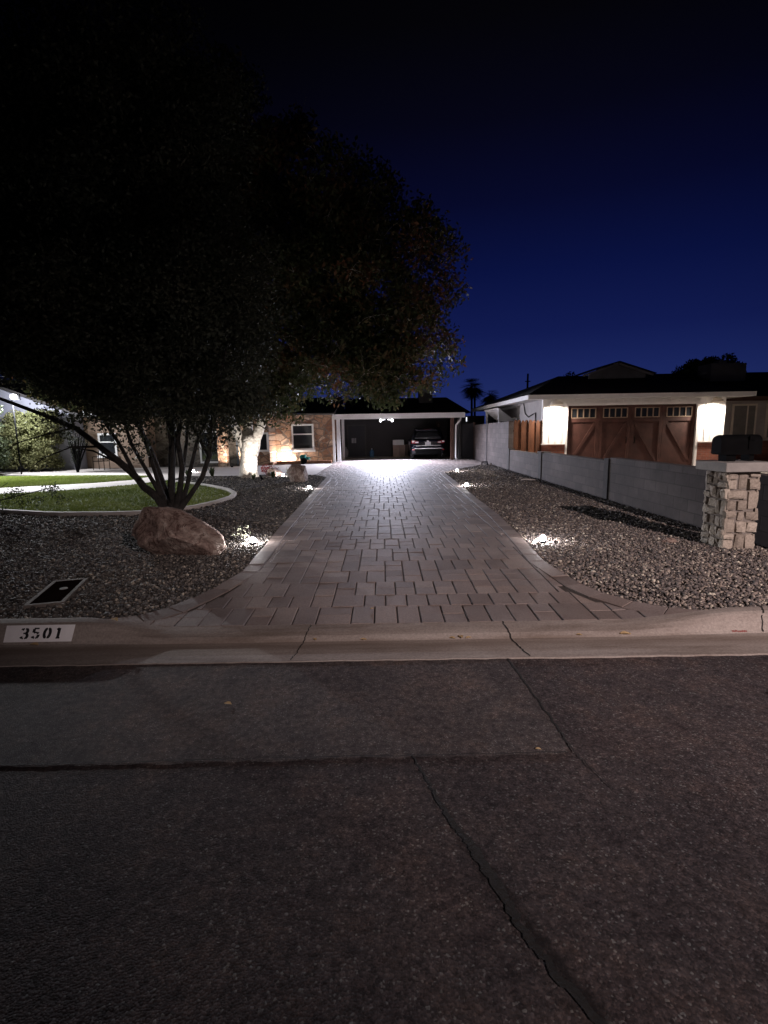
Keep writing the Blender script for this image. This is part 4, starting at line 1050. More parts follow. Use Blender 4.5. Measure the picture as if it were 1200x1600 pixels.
# the dark multi-stemmed mesquite in front
B = Vector((-4.35, 10.45, 0.10))
def pt(x, z, y=10.35): return (x, y, z)
mesq = [
    ([pt(-4.42, 0.05), pt(-4.60, 0.40), pt(-4.85, 0.62), pt(-5.10, 0.95), pt(-5.50, 1.38, 10.2), pt(-5.95, 1.80, 10.1), pt(-6.5, 2.08, 10.0), pt(-7.05, 2.32, 9.9), pt(-7.7, 2.6, 9.8)], [0.14, 0.115, 0.105, 0.10, 0.085, 0.07, 0.055, 0.045, 0.02]),
    ([pt(-4.42, 0.05, 10.5), pt(-4.55, 0.5, 10.6), pt(-4.75, 1.1, 10.7), pt(-5.0, 1.7, 10.8), pt(-5.4, 2.6, 11.0), pt(-5.9, 4.0, 11.2), pt(-6.1, 5.6, 11.2)], [0.13, 0.10, 0.09, 0.08, 0.07, 0.05, 0.02]),
    ([pt(-4.35, 0.05, 10.4), pt(-4.36, 0.5, 10.45), pt(-4.33, 0.95, 10.5), pt(-4.30, 1.5, 10.55), pt(-4.4, 2.4, 10.6), pt(-4.5, 3.8, 10.7), pt(-4.4, 5.8, 10.6)], [0.15, 0.11, 0.10, 0.095, 0.08, 0.06, 0.025]),
    ([pt(-4.30, 0.05, 10.4), pt(-4.15, 0.5), pt(-4.05, 1.0), pt(-4.10, 1.55), pt(-3.95, 2.3), pt(-3.6, 3.6), pt(-3.3, 5.0)], [0.12, 0.085, 0.075, 0.07, 0.06, 0.045, 0.02]),
    ([pt(-4.25, 0.08, 10.4), pt(-3.98, 0.40, 10.4), pt(-3.68, 0.80, 10.4), pt(-3.50, 1.25, 10.4), pt(-3.42, 1.75, 10.3), pt(-3.2, 2.5, 10.2), pt(-2.9, 3.4, 10.1)], [0.11, 0.075, 0.07, 0.075, 0.065, 0.045, 0.02]),
    ([pt(-3.52, 1.2, 10.4), pt(-3.75, 1.65, 10.5), pt(-3.95, 2.0, 10.6), pt(-4.0, 2.9, 10.8)], [0.055, 0.05, 0.045, 0.02]),
    ([pt(-3.46, 1.45, 10.3), pt(-3.15, 1.72, 10.2), pt(-2.75, 1.88, 10.1), pt(-2.35, 1.80, 10.0), pt(-2.2, 1.7, 10.0)], [0.035, 0.028, 0.022, 0.014, 0.008]),
    ([pt(-4.9, 0.75, 10.3), pt(-5.4, 1.1, 10.5), pt(-6.0, 1.35, 10.7), pt(-6.6, 1.45, 10.8)], [0.05, 0.035, 0.025, 0.01]),
    ([pt(-5.6, 1.45, 10.2), pt(-6.1, 1.45, 10.1), pt(-6.6, 1.25, 10.0), pt(-6.95, 1.0, 10.0)], [0.03, 0.022, 0.016, 0.008]),
    ([pt(-6.0, 1.82, 10.1), pt(-6.5, 1.70, 10.0), pt(-7.0, 1.55, 9.9), pt(-7.3, 1.35, 9.9)], [0.03, 0.02, 0.014, 0.008]),
    ([pt(-5.0, 0.85, 10.35), pt(-5.2, 1.5, 10.2), pt(-5.5, 2.2, 10.0), pt(-6.1, 3.2, 9.8), pt(-6.9, 4.2, 9.6)], [0.06, 0.05, 0.045, 0.035, 0.015])]
def keepM(p, r_):
    # sparse low skirt, with the lit corner of the house showing through
    if p[2] < 2.65 and p[0] < -5.7: return r_.random() < 0.5
    if p[2] < 1.80: return r_.random() < 0.75
    if p[2] < 2.30: return r_.random() < 0.90
    return True
mesq = [(p_, [q_ * 0.70 for q_ in r__]) for p_, r__ in mesq]
for k in range(6):
    a_ = random.uniform(-0.5, 0.45); mesq.append(([(-4.35 + a_ * 0.3, 10.45, 0.05), (-4.35 + a_ * 0.9, 10.45 + random.uniform(-.2, .2), 0.6), (-4.35 + a_ * 1.9, 10.45 + random.uniform(-.4, .4), 1.5), (-4.35 + a_ * 3.2, 10.4, 2.6)], [0.06, 0.045, 0.035, 0.018]))
tree('mesquite_tree', 'dark low tree with many leaning stems behind the big boulder', 'tree', tuple(B), mesq,
     [((-5.3, 10.3, 5.2), (3.0, 2.6, 3.2)), ((-4.5, 9.7, 2.35), (2.3, 1.1, 1.0)), ((-6.8, 9.6, 2.75), (2.2, 1.0, 0.95)), ((-7.3, 10.0, 4.2), (2.6, 2.2, 2.2)), ((-3.7, 10.4, 4.0), (1.6, 1.8, 2.0)), ((-4.6, 10.2, 7.0), (2.4, 2.2, 1.9)), ((-7.2, 9.8, 6.2), (2.4, 2.2, 2.4))],
     1080, 640, 0.078, MT['darkbark'], MT['leafB'], 77, minz=1.38, cl_r=(0.30, 0.68), keep=keepM)
random.seed(99)

def tuft(name, label, x, y, z, n, h, mat, group=None, spread=0.6, w=0.03):
    V = []
    for i in range(n):
        a = random.uniform(0, 2 * math.pi); l = h * random.uniform(0.6, 1.1); s = spread * random.uniform(0.2, 1)
        d = Vector((math.cos(a), math.sin(a), 0)); p0 = Vector((x, y, z)) + d * 0.03; p1 = p0 + d * l * s * 0.5 + Vector((0, 0, l * 0.65)); p2 = p0 + d * l * s + Vector((0, 0, l * random.uniform(0.7, 1.0)))
        sd = Vector((-d.y, d.x, 0)) * w
        V += [(p0 - sd * 0.7, p0 + sd * 0.7, p1 + sd, p1 - sd), (p1 - sd, p1 + sd, p2 + sd * 0.08, p2 - sd * 0.08)]
    V = np.array([[tuple(p) for p in q] for q in V]).reshape(-1, 3)
    o = big_mesh(name, V, np.arange(len(V)).reshape(-1, 4), mat, base=(x, y, z))
    return tag(o, label, 'plant', group)
tuft('agave_plant', 'small spiky agave left of the white trunk by the walkway', -6.35, 19.0, 0.1, 30, 0.42, MT['leafD'], w=0.025)
tuft('agave_plant', 'smaller spiky tuft nearer the lawn corner by the walkway', -7.25, 19.0, 0.1, 20, 0.32, MT['leafD'], w=0.02)
tuft('agave_plant', 'low dark spiky plant in front of the red flowers', -3.85, 17.9, 0.1, 26, 0.30, MT['leafD'], w=0.03)
tuft('agave_plant', 'low dark tuft at the foot of the white trunk', -4.45, 17.55, 0.1, 24, 0.24, MT['leafD'], w=0.03)
tuft('agave_plant', 'pale little tuft touching the leaning flat boulder', -3.3, 18.0, 0.1, 18, 0.40, MT['leafE'], w=0.018)

def shrub(name, label, cat, base, clouds, mat, stems=(), stem_mat=None, group=None):
    t = thing(name, label, cat, base, group=group)
    if stems:
        mb = MB()
        for pts, rad in stems: mb.tube(pts, rad, 6, cap=False)
        mb.build('stem', stem_mat or MT['darkbark'], t, smooth=True, fix=False)
    leaf_obj('foliage', clouds, mat, t)
    return t
shrub('flower_shrub', 'little plant with pale lit leaves beside the path light and the big boulder', 'plant', (-2.0, 7.2, 0.1),
      [leaf_cloud((-2.05, 7.2, 0.27), 60, 0.15, 0.035), leaf_cloud((-1.97, 7.15, 0.20), 34, 0.10, 0.03)], MT['leafE'],
      [([(-2.0, 7.2, 0.1), (-2.03 + 0.05 * k, 7.2, 0.22), (-2.1 + 0.07 * k, 7.2 + 0.03 * k, 0.36)], [0.006, 0.004, 0.002]) for k in range(-1, 3)])
shrub('flower_shrub', 'dark red flowering plant just right of the white trunk', 'plant', (-4.25, 19.0, 0.1),
      [leaf_cloud((-4.3, 19.0, 0.32), 260, 0.26, 0.07), leaf_cloud((-4.0, 18.95, 0.30), 160, 0.20, 0.07)], MT['redleaf'])
shrub('round_bush', 'tall rounded yellow-green bush lit beside the pale house wall', 'bush', (-15.45, 23.3, 0.1),
      [leaf_cloud((-15.75 + rng.uniform(-1.05, 0.80), 23.3 + rng.uniform(-0.5, 0.5), 0.35 + 2.3 * rng.uniform(0, 1) ** 0.8), 230, 0.38, 0.095) for _ in range(120)], MT['leafC'],
      [([(-15.5, 23.3, 0.05), (-15.5 + 0.12 * k, 23.3, 0.9), (-15.5 + 0.3 * k, 23.25, 1.9)], [0.035, 0.025, 0.01]) for k in (-2, -1, 1, 2)])
oc = []
for k in range(17):
    a = random.uniform(0, 6.28); s = random.uniform(0.12, 0.75); h = random.uniform(1.25, 2.0)
    oc.append(([(-13.35, 22.4, 0.05), (-13.35 + math.cos(a) * s * 0.35, 22.4 + math.sin(a) * s * 0.3, h * 0.45), (-13.35 + math.cos(a) * s, 22.4 + math.sin(a) * s, h)], [0.035, 0.028, 0.012]))
shrub('spiky_shrub', 'dark upright shrub of bare stems in front of the left window', 'shrub', (-13.35, 22.4, 0.1),
      [leaf_cloud(p, 34, 0.16, 0.06) for s, r_ in oc for p in (s[2],)] + [leaf_cloud((-13.35, 22.4, 0.55 + 0.2 * k), 90, 0.24, 0.06) for k in range(5)], MT['leafK'], oc, MT['black'])
shrub('low_shrub', 'dark trailing shrub at the left edge overlapping the garden path', 'shrub', (-7.6, 9.8, 0.1),
      [leaf_cloud((-8.2 + 0.16 * k + rng.uniform(-.1, .1), 9.9 + rng.uniform(-.25, .25), 0.35 + 0.13 * math.sin(k * 1.3) + 0.02 * k), 70, 0.17, 0.045) for k in range(14)], MT['leafD'],
      [([(-8.0, 9.9, 0.1), (-7.5, 9.9, 0.45), (-6.7, 9.85, 0.62), (-6.25, 9.8, 0.72)], [0.02, 0.014, 0.01, 0.005]), ([(-8.0, 9.9, 0.1), (-7.7, 9.8, 0.5), (-7.2, 9.8, 0.8)], [0.015, 0.01, 0.005])])
shrub('dark_bush', 'dark bush mass at the far left beside the lit yellow-green bush', 'bush', (-16.5, 21.0, 0.1),
      [leaf_cloud((-16.6 + rng.uniform(-1.0, 0.6), 21.2 + rng.uniform(-0.5, 0.5), 0.3 + 2.6 * rng.uniform(0, 1)), 220, 0.40, 0.11) for _ in range(80)], MT['leafD'])

# ---- tree uplight
t = thing('tree_uplight', 'small black spot lamp on the ground aimed up at the white trunk', 'spot lamp', (-4.05, 17.0, 0.1))
mb = MB(); mb.tube([(-4.05, 17.0, 0.08), (-4.05, 17.0, 0.18)], 0.012, 8); mb.tube([(-4.02, 16.95, 0.17), (-4.12, 17.12, 0.25)], [0.035, 0.045], 12); mb.build('lamp_body', MT['black'], t, smooth=True)
add_light('tree_uplight_beam', 'SPOT', (-4.14, 17.16, 0.28), P_TREE, (1.0, 0.95, 0.90), t, (-4.72, 18.4, 1.15), 0.03, R(88), 0.9)

# ================================================================== NEIGHBOUR HOUSE (right)
t = thing('neighbour_house', 'low ranch house with brown double garage door and lit white panels', 'house', (10.0, 22.0, 0.1))
mb = MB()
mb.box(6.15, 13.15, 20.12, 31.0, 0.05, 2.76)       # body behind the facade
mb.box(13.15, 24.0, 22.6, 31.0, 0.05, 2.70)
mb.build('wall', MT['stucco'], t)
mb = MB()
for x0, x1 in ((6.15, 7.02), (12.14, 13.15)):
    mb.box(x0, x1, 19.98, 20.118, 1.09, 2.76)
    k = x0 + 0.02
    while k < x1 - 0.02:
        mb.box(k, k + 0.045, 19.955, 19.978, 1.12, 2.74); k += 0.235
mb.box(7.021, 12.139, 19.98, 20.118, 2.60, 2.76)
k = 7.1
while k < 12.1:
    mb.box(k, k + 0.05, 19.955, 19.978, 2.615, 2.755); k += 0.305
mb.build('board_siding', MT['white'], t)
for x0, x1, y0, y1, z1 in ((6.13, 7.02, 19.90, 20.118, 1.045), (12.14, 13.17, 19.90, 20.118, 1.045), (13.175, 24, 22.50, 22.598, 1.0)):
    mb = MB(); mb.box(x0, x1, y0, y1, 0.05, z1); mb.build('brick_wainscot', MT['brickred'], t)
mb = MB()
for x0, x1 in ((6.10, 7.02), (12.14, 13.20)): mb.box(x0, x1, 19.86, 20.115, 1.047, 1.088)
mb.box(13.21, 24, 22.46, 22.597, 1.003, 1.04)
mb.box(7.023, 7.10, 19.90, 20.115, 0.05, 2.595); mb.box(12.05, 12.137, 19.90, 20.115, 0.05, 2.595); mb.box(7.103, 12.047, 19.90, 20.115, 2.512, 2.595)
mb.build('trim', MT['white'], t)
# garage door
mb = MB(); mb.box(7.105, 12.045, 20.02, 20.10, 0.1, 2.508)
gd = mb.build('garage_door', MT['doorwood'], t)
mb = MB()
ed = [7.11, 8.34, 9.56, 10.78, 12.04]
for i in range(4):
    a, b = ed[i], ed[i + 1]
    mb.box(a + 0.004, a + 0.13, 19.985, 20.018, 0.12, 2.50); mb.box(b - 0.13, b - 0.004, 19.985, 20.018, 0.12, 2.50)
    for z0, z1 in ((0.14, 0.30), (1.88, 2.02), (2.42, 2.495)): mb.box(a + 0.132, b - 0.132, 19.987, 20.018, z0, z1)
for (xa, za, xb, zb) in ((9.42, 1.86, 8.50, 0.32), (9.70, 1.86, 10.62, 0.32), (7.25, 0.32, 8.2, 1.86), (11.9, 0.32, 10.94, 1.86)):
    mb.bar((xa, 20.004, za), (xb, 20.004, zb), 0.028, 0.11)
mb.build('door_framing', MT['doorwood'], gd)
for i in range(4):
    a, b = ed[i] + 0.15, ed[i + 1] - 0.15
    mb = MB(); mb.box(a, b, 20.0, 20.016, 2.045, 2.40); w = mb.build('window', MT['glass'], gd)
    mb = MB()
    for k in range(5):
        xk = a + (b - a) * k / 4; mb.box(xk - 0.02, xk + 0.02, 19.978, 19.999, 2.035, 2.41)
    mb.box(a + 0.02, b - 0.02, 19.979, 19.998, 2.03, 2.06); mb.box(a + 0.02, b - 0.02, 19.979, 19.998, 2.385, 2.415)
    mb.build('window_grille', MT['grille'], w)
for x in (9.40, 9.72):
    mb = MB(); mb.tube([(x, 19.97, 1.05), (x, 19.94, 1.1), (x, 19.94, 1.25), (x, 19.97, 1.3)], 0.014, 6); mb.build('pull_handle', MT['black'], gd)
# eaves: soffit, fascia
mb = MB(); mb.box(5.45, 13.80, 19.36, 31.6, 2.765, 2.785); mb.box(13.81, 24.5, 21.8, 31.6, 2.705, 2.725)
mb.build('soffit', MT['white'], t)
mb = MB()
mb.box(5.42, 13.83, 19.32, 19.355, 2.74, 2.90); mb.box(5.40, 5.435, 19.36, 31.6, 2.74, 2.90); mb.box(13.815, 13.85, 19.36, 21.9, 2.74, 2.90)
mb.build('fascia', MT['white'], t)
mb = MB(); mb.box(13.86, 24.5, 21.75, 21.79, 2.67, 2.85); mb.build('fascia', MT['darkwood'], t)
# roof: hip over the garage wing, gable over the rest
def hip(mbx, x0, x1, y0, y1, z0, ra, rb, zr):
    v = [(x0, y0, z0), (x1, y0, z0), (x1, y1, z0), (x0, y1, z0), (ra[0], ra[1], zr), (rb[0], rb[1], zr)]
    mbx.add(v, [(0, 1, 5, 4), (1, 2, 5), (2, 3, 4, 5), (3, 0, 4), (3, 2, 1, 0)])
mb = MB(); hip(mb, 5.37, 13.88, 19.29, 31.7, 2.905, (8.55, 25.5), (12.6, 25.5), 4.16)
mb.add([(12.5, 21.72, 2.86), (25, 21.72, 2.86), (25, 25.5, 4.20), (12.5, 25.5, 4.20), (12.5, 31.7, 2.86), (25, 31.7, 2.86)], [(0, 1, 2, 3), (3, 2, 5, 4), (0, 3, 4), (1, 5, 2), (0, 4, 5, 1)])
# dutch gablet
mb.add([(8.95, 23.55, 4.02), (10.62, 23.55, 4.56), (12.3, 23.55, 4.02), (8.95, 26, 4.02), (10.62, 26.4, 4.56), (12.3, 26, 4.02)], [(0, 1, 4, 3), (1, 2, 5, 4)])
mb.add([(8.95, 23.55, 4.06), (10.62, 23.55, 4.60), (12.3, 23.55, 4.06), (8.95, 26, 4.06), (10.62, 26.4, 4.60), (12.3, 26, 4.06), (8.95, 23.55, 4.021), (10.62, 23.55, 4.561), (12.3, 23.55, 4.021)], [(0, 1, 4, 3), (1, 2, 5, 4), (6, 7, 1, 0), (7, 8, 2, 1)])
roof = mb.build('roof', MT['shingle'], t)
mb = MB(); mb.prism([(9.35, 23.75, 3.85), (11.9, 23.75, 3.85), (11.9, 23.75, 4.10), (10.62, 23.75, 4.50), (9.35, 23.75, 4.10)], (0, 0.1, 0)); mb.build('gable_panel', MT['chim'], roof)
mb = MB(); mb.bar((9.05, 23.66, 3.985), (10.60, 23.66, 4.485), 0.05, 0.09); mb.bar((12.2, 23.66, 3.985), (10.64, 23.66, 4.485), 0.05, 0.09); mb.build('gable_trim', MT['stucco'], roof)
mb = MB(); mb.box(15.0, 16.6, 24.0, 25.0, 3.3, 4.47); mb.box(15.5, 15.9, 24.3, 24.7, 4.472, 4.62); mb.build('chimney', MT['chim'], roof)
# right wing windows
for x0, x1 in ((15.25, 16.15), (16.75, 18.2)):
    mb = MB(); mb.box(x0 - 0.09, x1 + 0.09, 22.55, 22.598, 1.045, 2.58); f = mb.build('window', MT['cream'], t)
    mb = MB(); mb.box(x0, x0 + (x1 - x0) * 0.60, 22.535, 22.549, 1.12, 2.50); mb.box(x0 + (x1 - x0) * 0.68, x1, 22.535, 22.549, 1.12, 2.50); mb.build('pane', MT['blind'], f)
# barn lamps
for x in (6.58, 12.64):
    mb = MB(); mb.lathe([(0.0, 0.17), (0.06, 0.165), (0.13, 0.135), (0.20, 0.07), (0.245, 0.0), (0.235, 0.0), (0.19, 0.065), (0.12, 0.12), (0.0, 0.145)], (x, 19.68, 2.545), 24)
    mb.tube([(x, 19.95, 2.70), (x, 19.80, 2.735), (x, 19.68, 2.71)], 0.018, 8)
    l = mb.build('barn_lamp', MT['cream'], t, smooth=True)
    mb = MB(); mb.lathe([(0.0, 0.0), (0.03, 0.01), (0.04, 0.05), (0.02, 0.09)], (x, 19.68, 2.565), 12); mb.build('bulb', MT['warm'], l, smooth=True)
    add_light('barn_lamp_light', 'SPOT', (x, 19.66, 2.505), P_BARN, (1.0, 0.86, 0.73), l, (x, 19.74, 0.5), 0.05, R(174), 0.7)
# conduit on the side wall
mb = MB(); mb.tube([(6.12, 22.6, 2.75), (6.12, 22.3, 2.3), (6.12, 21.8, 2.15), (6.12, 21.2, 2.25), (6.12, 20.8, 2.3), (6.12, 20.8, 1.4)], 0.02, 6); mb.build('cable', MT['black'], t)
for y in (24.5, 26.3, 28.2):
    mb = MB(); mb.box(6.12, 6.149, y, y + 0.8, 1.75, 2.2); w = mb.build('window', MT['glass'], t)

# ---- neighbour's paved forecourt
mb = MB(); mb.sheet([(5.06, 4.2), (30, 4.2), (30, 22.5), (13.2, 22.5), (13.2, 19.9), (5.06, 19.9)], 0.112)
tag(mb.build('neighbour_driveway', MT['walk'], fix=False), kind='structure')

# ---- picket fence between wall and garage
t = thing('picket_fence', 'reddish wooden dog-eared picket fence between block wall and garage', 'fence', (5.55, 20.05, 0.1))
mb = MB(); x = 5.06; i = 0
while x < 6.12:
    w = 0.135; z1 = 2.0 + random.uniform(-0.02, 0.03); y0 = 20.0 + (0.03 if i % 2 else 0.0)
    mb.prism([(x, y0, 0.12), (x + w, y0, 0.12), (x + w, y0, z1 - 0.07), (x + w - 0.035, y0, z1), (x + 0.035, y0, z1), (x, y0, z1 - 0.07)], (0, 0.018, 0)); x += w + 0.008; i += 1
mb.build('picket_panel', MT['picket'], t)
for z in (0.45, 1.55):
    mb = MB(); mb.box(5.055, 6.12, 20.052, 20.09, z, z + 0.09); mb.build('rail', MT['picket'], t)
mb = MB(); mb.box(4.90, 5.05, 20.05, 20.2, 0.1, 1.97); mb.build('fence_post', MT['picket'], t)

# ---- white lean-to behind the fence
t = thing('lean_to', 'small white sloped patio roof behind the wooden fence', 'lean-to', (5.8, 24, 0.1))
mb = MB(); mb.prism([(5.30, 23.8, 2.02), (5.30, 23.8, 2.60), (5.85, 23.8, 2.17), (6.10, 23.8, 2.17), (6.10, 23.8, 2.02)], (0, 0.06, 0)); mb.build('end_panel', MT['white'], t)
mb = MB(); mb.prism([(5.28, 23.78, 2.61), (5.28, 27, 2.61), (5.28, 27, 2.64), (5.28, 23.78, 2.64)], (0.59, 0, -0.44)); mb.build('roof_sheet', MT['white'], t)
for x, y in ((5.34, 23.9), (5.34, 26.8)):
    mb = MB(); mb.box(x, x + 0.08, y, y + 0.08, 0.1, 2.6); mb.build('post', MT['white'], t)
for x, y in ((5.98, 23.9), (5.98, 26.8)):
    mb = MB(); mb.box(x, x + 0.08, y, y + 0.08, 0.1, 2.10); mb.build('post', MT['white'], t)

# ================================================================== CARPORT
t = thing('carport', 'open flat-roofed carport with white beam at the end of the driveway', 'carport', (0.9, 29.5, 0.1))
mb = MB(); mb.box(-2.55, 4.25, 27.02, 32.6, 2.50, 2.58); mb.build('roof', MT['shingle'], t)
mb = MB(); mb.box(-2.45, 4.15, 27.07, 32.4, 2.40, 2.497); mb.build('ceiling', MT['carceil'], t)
mb = MB(); mb.box(-2.58, 4.28, 26.94, 27.015, 2.31, 2.575); mb.build('fascia_beam', MT['white'], t)
for x, y, w in ((-2.40, 27.03, 0.18), (-2.33, 29.4, 0.15)):
    mb = MB(); mb.box(x, x + w, y, y + 0.16, 0.11, 2.398); mb.build('post', MT['white'], t)
mb = MB(); mb.box(3.56, 3.72, 27.08, 27.24, 0.11, 2.398); mb.build('post', MT['darkwood'], t)
mb = MB(); mb.tube([(4.06, 26.97, 2.32), (4.05, 26.97, 2.2), (3.83, 27.02, 1.93), (3.82, 27.02, 1.80), (3.82, 27.02, 0.25), (3.87, 26.92, 0.16)], 0.045, 8); mb.build('downspout', MT['white'], t, smooth=True)
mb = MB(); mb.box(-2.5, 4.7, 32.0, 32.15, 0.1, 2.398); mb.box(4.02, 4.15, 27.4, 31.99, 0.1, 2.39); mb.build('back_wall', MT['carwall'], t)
mb = MB(); mb.box(-2.20, -2.12, 31.93, 31.998, 0.12, 2.10); mb.box(-1.10, -1.02, 31.93, 31.998, 0.12, 2.10); mb.box(-2.118, -1.102, 31.93, 31.998, 2.03, 2.10); mb.build('door_frame', MT['carceil'], t)
mb = MB(); mb.box(-2.115, -1.105, 31.95, 31.997, 0.13, 2.025); d = mb.build('door', MT['doordark'], t)
mb = MB()
for k in range(3): mb.box(-1.92 + k * 0.10, -1.85 + k * 0.10, 31.935, 31.949, 0.98, 1.28)
mb.build('reflection_stripes', MT['whitebox'], d)  # reflection stripes of the door's small window, put in as white bars
# floodlight
mb = MB(); mb.box(0.10, 0.30, 27.02, 27.10, 2.26, 2.395)
fl = mb.build('flood_lamp', MT['black'], t)
for x in (-0.10, 0.50):
    mb = MB(); mb.tube([(0.2, 27.06, 2.28), (x, 26.93, 2.24)], 0.012, 8)
    mb.lathe([(0.0, -0.085), (0.04, -0.07), (0.058, -0.03), (0.06, 0.0), (0.045, 0.05), (0.0, 0.07)], (x, 26.87, 2.225), 16)
    mb.build('bulb', MT['bulb'], fl, smooth=True)
    add_light('flood_beam', 'SPOT', (x, 26.73, 2.17), P_FLOOD, (0.80, 0.82, 1.0), fl, (x, 24.9, 0.1), 0.06, R(172), 1.0)

# ---- dark gate right of the carport and its little lamp
t = thing('side_gate', 'dark solid side gate between carport and tall block wall', 'gate', (4.55, 27.7, 0.1))
mb = MB(); mb.box(4.2, 4.84, 27.6, 27.64, 0.14, 2.0); mb.build('gate_panel', MT['doordark'], t)
mb = MB(); mb.box(4.84, 4.93, 27.56, 27.68, 0.1, 2.05); mb.build('gate_post', MT['darkwood'], t)
t = thing('wall_lamp', 'small glowing upright wall lamp beyond the dark side gate', 'wall lamp', (4.95, 30.9, 2.2))
mb = MB(); mb.box(4.97, 5.03, 30.90, 30.96, 2.17, 2.42); mb.build('lamp_tube', emit('dim_lamp', (0.9, 0.92, 1.0), 1.2), t)
mb = MB(); mb.box(4.96, 5.05, 30.89, 30.97, 2.421, 2.46); mb.box(4.99, 5.01, 30.965, 31.3, 2.26, 2.30); mb.build('lamp_cap', MT['black'], t)
t = thing('side_yard_wall', 'dark rear wall closing the narrow side yard behind the gate', 'wall', (5.0, 31.4, 0.1))
mb = MB(); mb.box(4.72, 6.14, 31.3, 31.5, 0.1, 2.5); mb.build('wall_panel', MT['carwall'], t)

# ---- things in the carport
def carton(name, label, x, y, z, w, d, h, mat, rz=0, tape=True, group=None):
    t = thing(name, label, 'box', (x, y, z), rz, group)
    m_ = MB(); m_.box(-w / 2, w / 2, -d / 2, d / 2, 0.001, h - 0.003)
    o = MB(); o.v, o.f, o.m = m_.v, m_.f, m_.m
    b = o.build('carton_body', mat, None, bevel=0.006); b.parent = t; b.location = (0, 0, 0)
    m_ = MB(); m_.box(-w / 2, -0.002, -d / 2, d / 2, h - 0.0025, h); m_.box(0.002, w / 2, -d / 2, d / 2, h - 0.0025, h)
    b = m_.build('flap', mat); b.parent = t
    return t
carton('cardboard_box', 'tall brown cardboard box under the white carton, left half', 0.78, 31.2, 0.121, 0.36, 0.5, 0.72, MT['cardboard'], 0.03, group='brown cardboard boxes in the carport')
carton('cardboard_box', 'brown cardboard box under the white carton, right half beside the car', 1.17, 31.2, 0.121, 0.36, 0.5, 0.72, MT['cardboard'], -0.02, group='brown cardboard boxes in the carport')
carton('cardboard_box', 'narrow brown box squeezed between the box stack and the car', 1.52, 31.4, 0.121, 0.24, 0.4, 0.74, MT['cardboard'], 0.05, group='brown cardboard boxes in the carport')
carton('white_carton', 'white carton on top of the brown cardboard boxes', 0.93, 31.2, 0.842, 0.66, 0.5, 0.30, MT['whitebox'], 0.02)
t = thing('water_jug', 'blue plastic water jug standing by the carport back wall', 'water jug', (-0.68, 31.4, 0.121))
mb = MB(); mb.lathe([(0.0, 0.0), (0.125, 0.0), (0.135, 0.03), (0.135, 0.12), (0.128, 0.14), (0.135, 0.16), (0.135, 0.30), (0.128, 0.32), (0.12, 0.38), (0.06, 0.44), (0.04, 0.46), (0.035, 0.49)], (-0.68, 31.4, 0.121), 20); mb.build('jug_body', MT['bluejug'], t, smooth=True)
mb = MB(); mb.lathe([(0.0, 0.53), (0.038, 0.53), (0.042, 0.48), (0.036, 0.475)], (-0.68, 31.4, 0.121), 14); mb.build('cap', MT['whitebox'], t, smooth=True)
# a grey bag leaning at the door
bm = bmesh.new(); bmesh.ops.create_icosphere(bm, subdivisions=3, radius=1.0)
from mathutils import noise as mnoise
for v in bm.verts:
    k = 1 + 0.16 * mnoise.noise(v.co * 2.4); v.co = Vector((v.co.x * 0.15 * k, v.co.y * 0.12 * k, max(-0.97, v.co.z) * 0.33 * k * (1.0)))
    if v.co.z > 0.15: v.co.x *= 0.6; v.co.y *= 0.6
me = bpy.data.meshes.new('grey_bag'); bm.to_mesh(me); bm.free(); me.materials.append(MT['stucco'])
for p in me.polygons: p.use_smooth = True
tag(link(bpy.data.objects.new('grey_bag', me)), 'crumpled grey bag leaning beside the dark carport door', 'bag').location = (-2.27, 31.6, 0.44)
t = thing('wall_plaque', 'small pale plaque hanging high on the carport back wall above the car', 'plaque', (3.42, 31.95, 2.0))
mb = MB(); mb.box(3.30, 3.54, 31.96, 31.998, 1.86, 2.20); mb.build('board', MT['darkwood'], t)
mb = MB(); mb.lathe([(0.0, 0.0), (0.07, 0.0), (0.09, 0.05), (0.09, 0.12), (0.05, 0.18), (0.0, 0.19)], (3.44, 31.9, 1.88), 12); mb.build('pale_disc', MT['cardboard'], t, smooth=True)

# ---- parked SUV seen from behind
SX, SY = 2.42, 27.55
t = thing('parked_car', 'dark blue SUV parked nose-in under the carport, rear towards the street', 'car', (SX, SY, 0.121))
GZ = 0.121
def plan_ring(z, yr, yf, hw, rr=0.28, k=6):
    """rounded rectangle in plan; y measured forward from the rear bumper"""
    pts = []
    rr = min(rr, hw * 0.8)
    for cx, cy, a0 in ((hw - rr, yr + rr, -90), (hw - rr, yf - rr * 1.6, 0), (-hw + rr, yf - rr * 1.6, 90), (-hw + rr, yr + rr, 180)):
        for i in range(k + 1):
            a = R(a0 + 90 * i / k); ry = rr * (1.6 if a0 in (0, 90) else 1.0)
            pts.append((SX + cx + rr * math.cos(a), SY + cy + ry * math.sin(a), GZ + z))
    return pts
def loft(mbx, rings, caps=(True, True)):
    n = len(rings[0]); vs = [p for r in rings for p in r]
    fs = [(i * n + j, i * n + (j + 1) % n, (i + 1) * n + (j + 1) % n, (i + 1) * n + j) for i in range(len(rings) - 1) for j in range(n)]
    if caps[0]: fs.append(tuple(range(n)))
    if caps[1]: fs.append(tuple(reversed(range((len(rings) - 1) * n, len(rings) * n))))
    mbx.add(vs, fs)
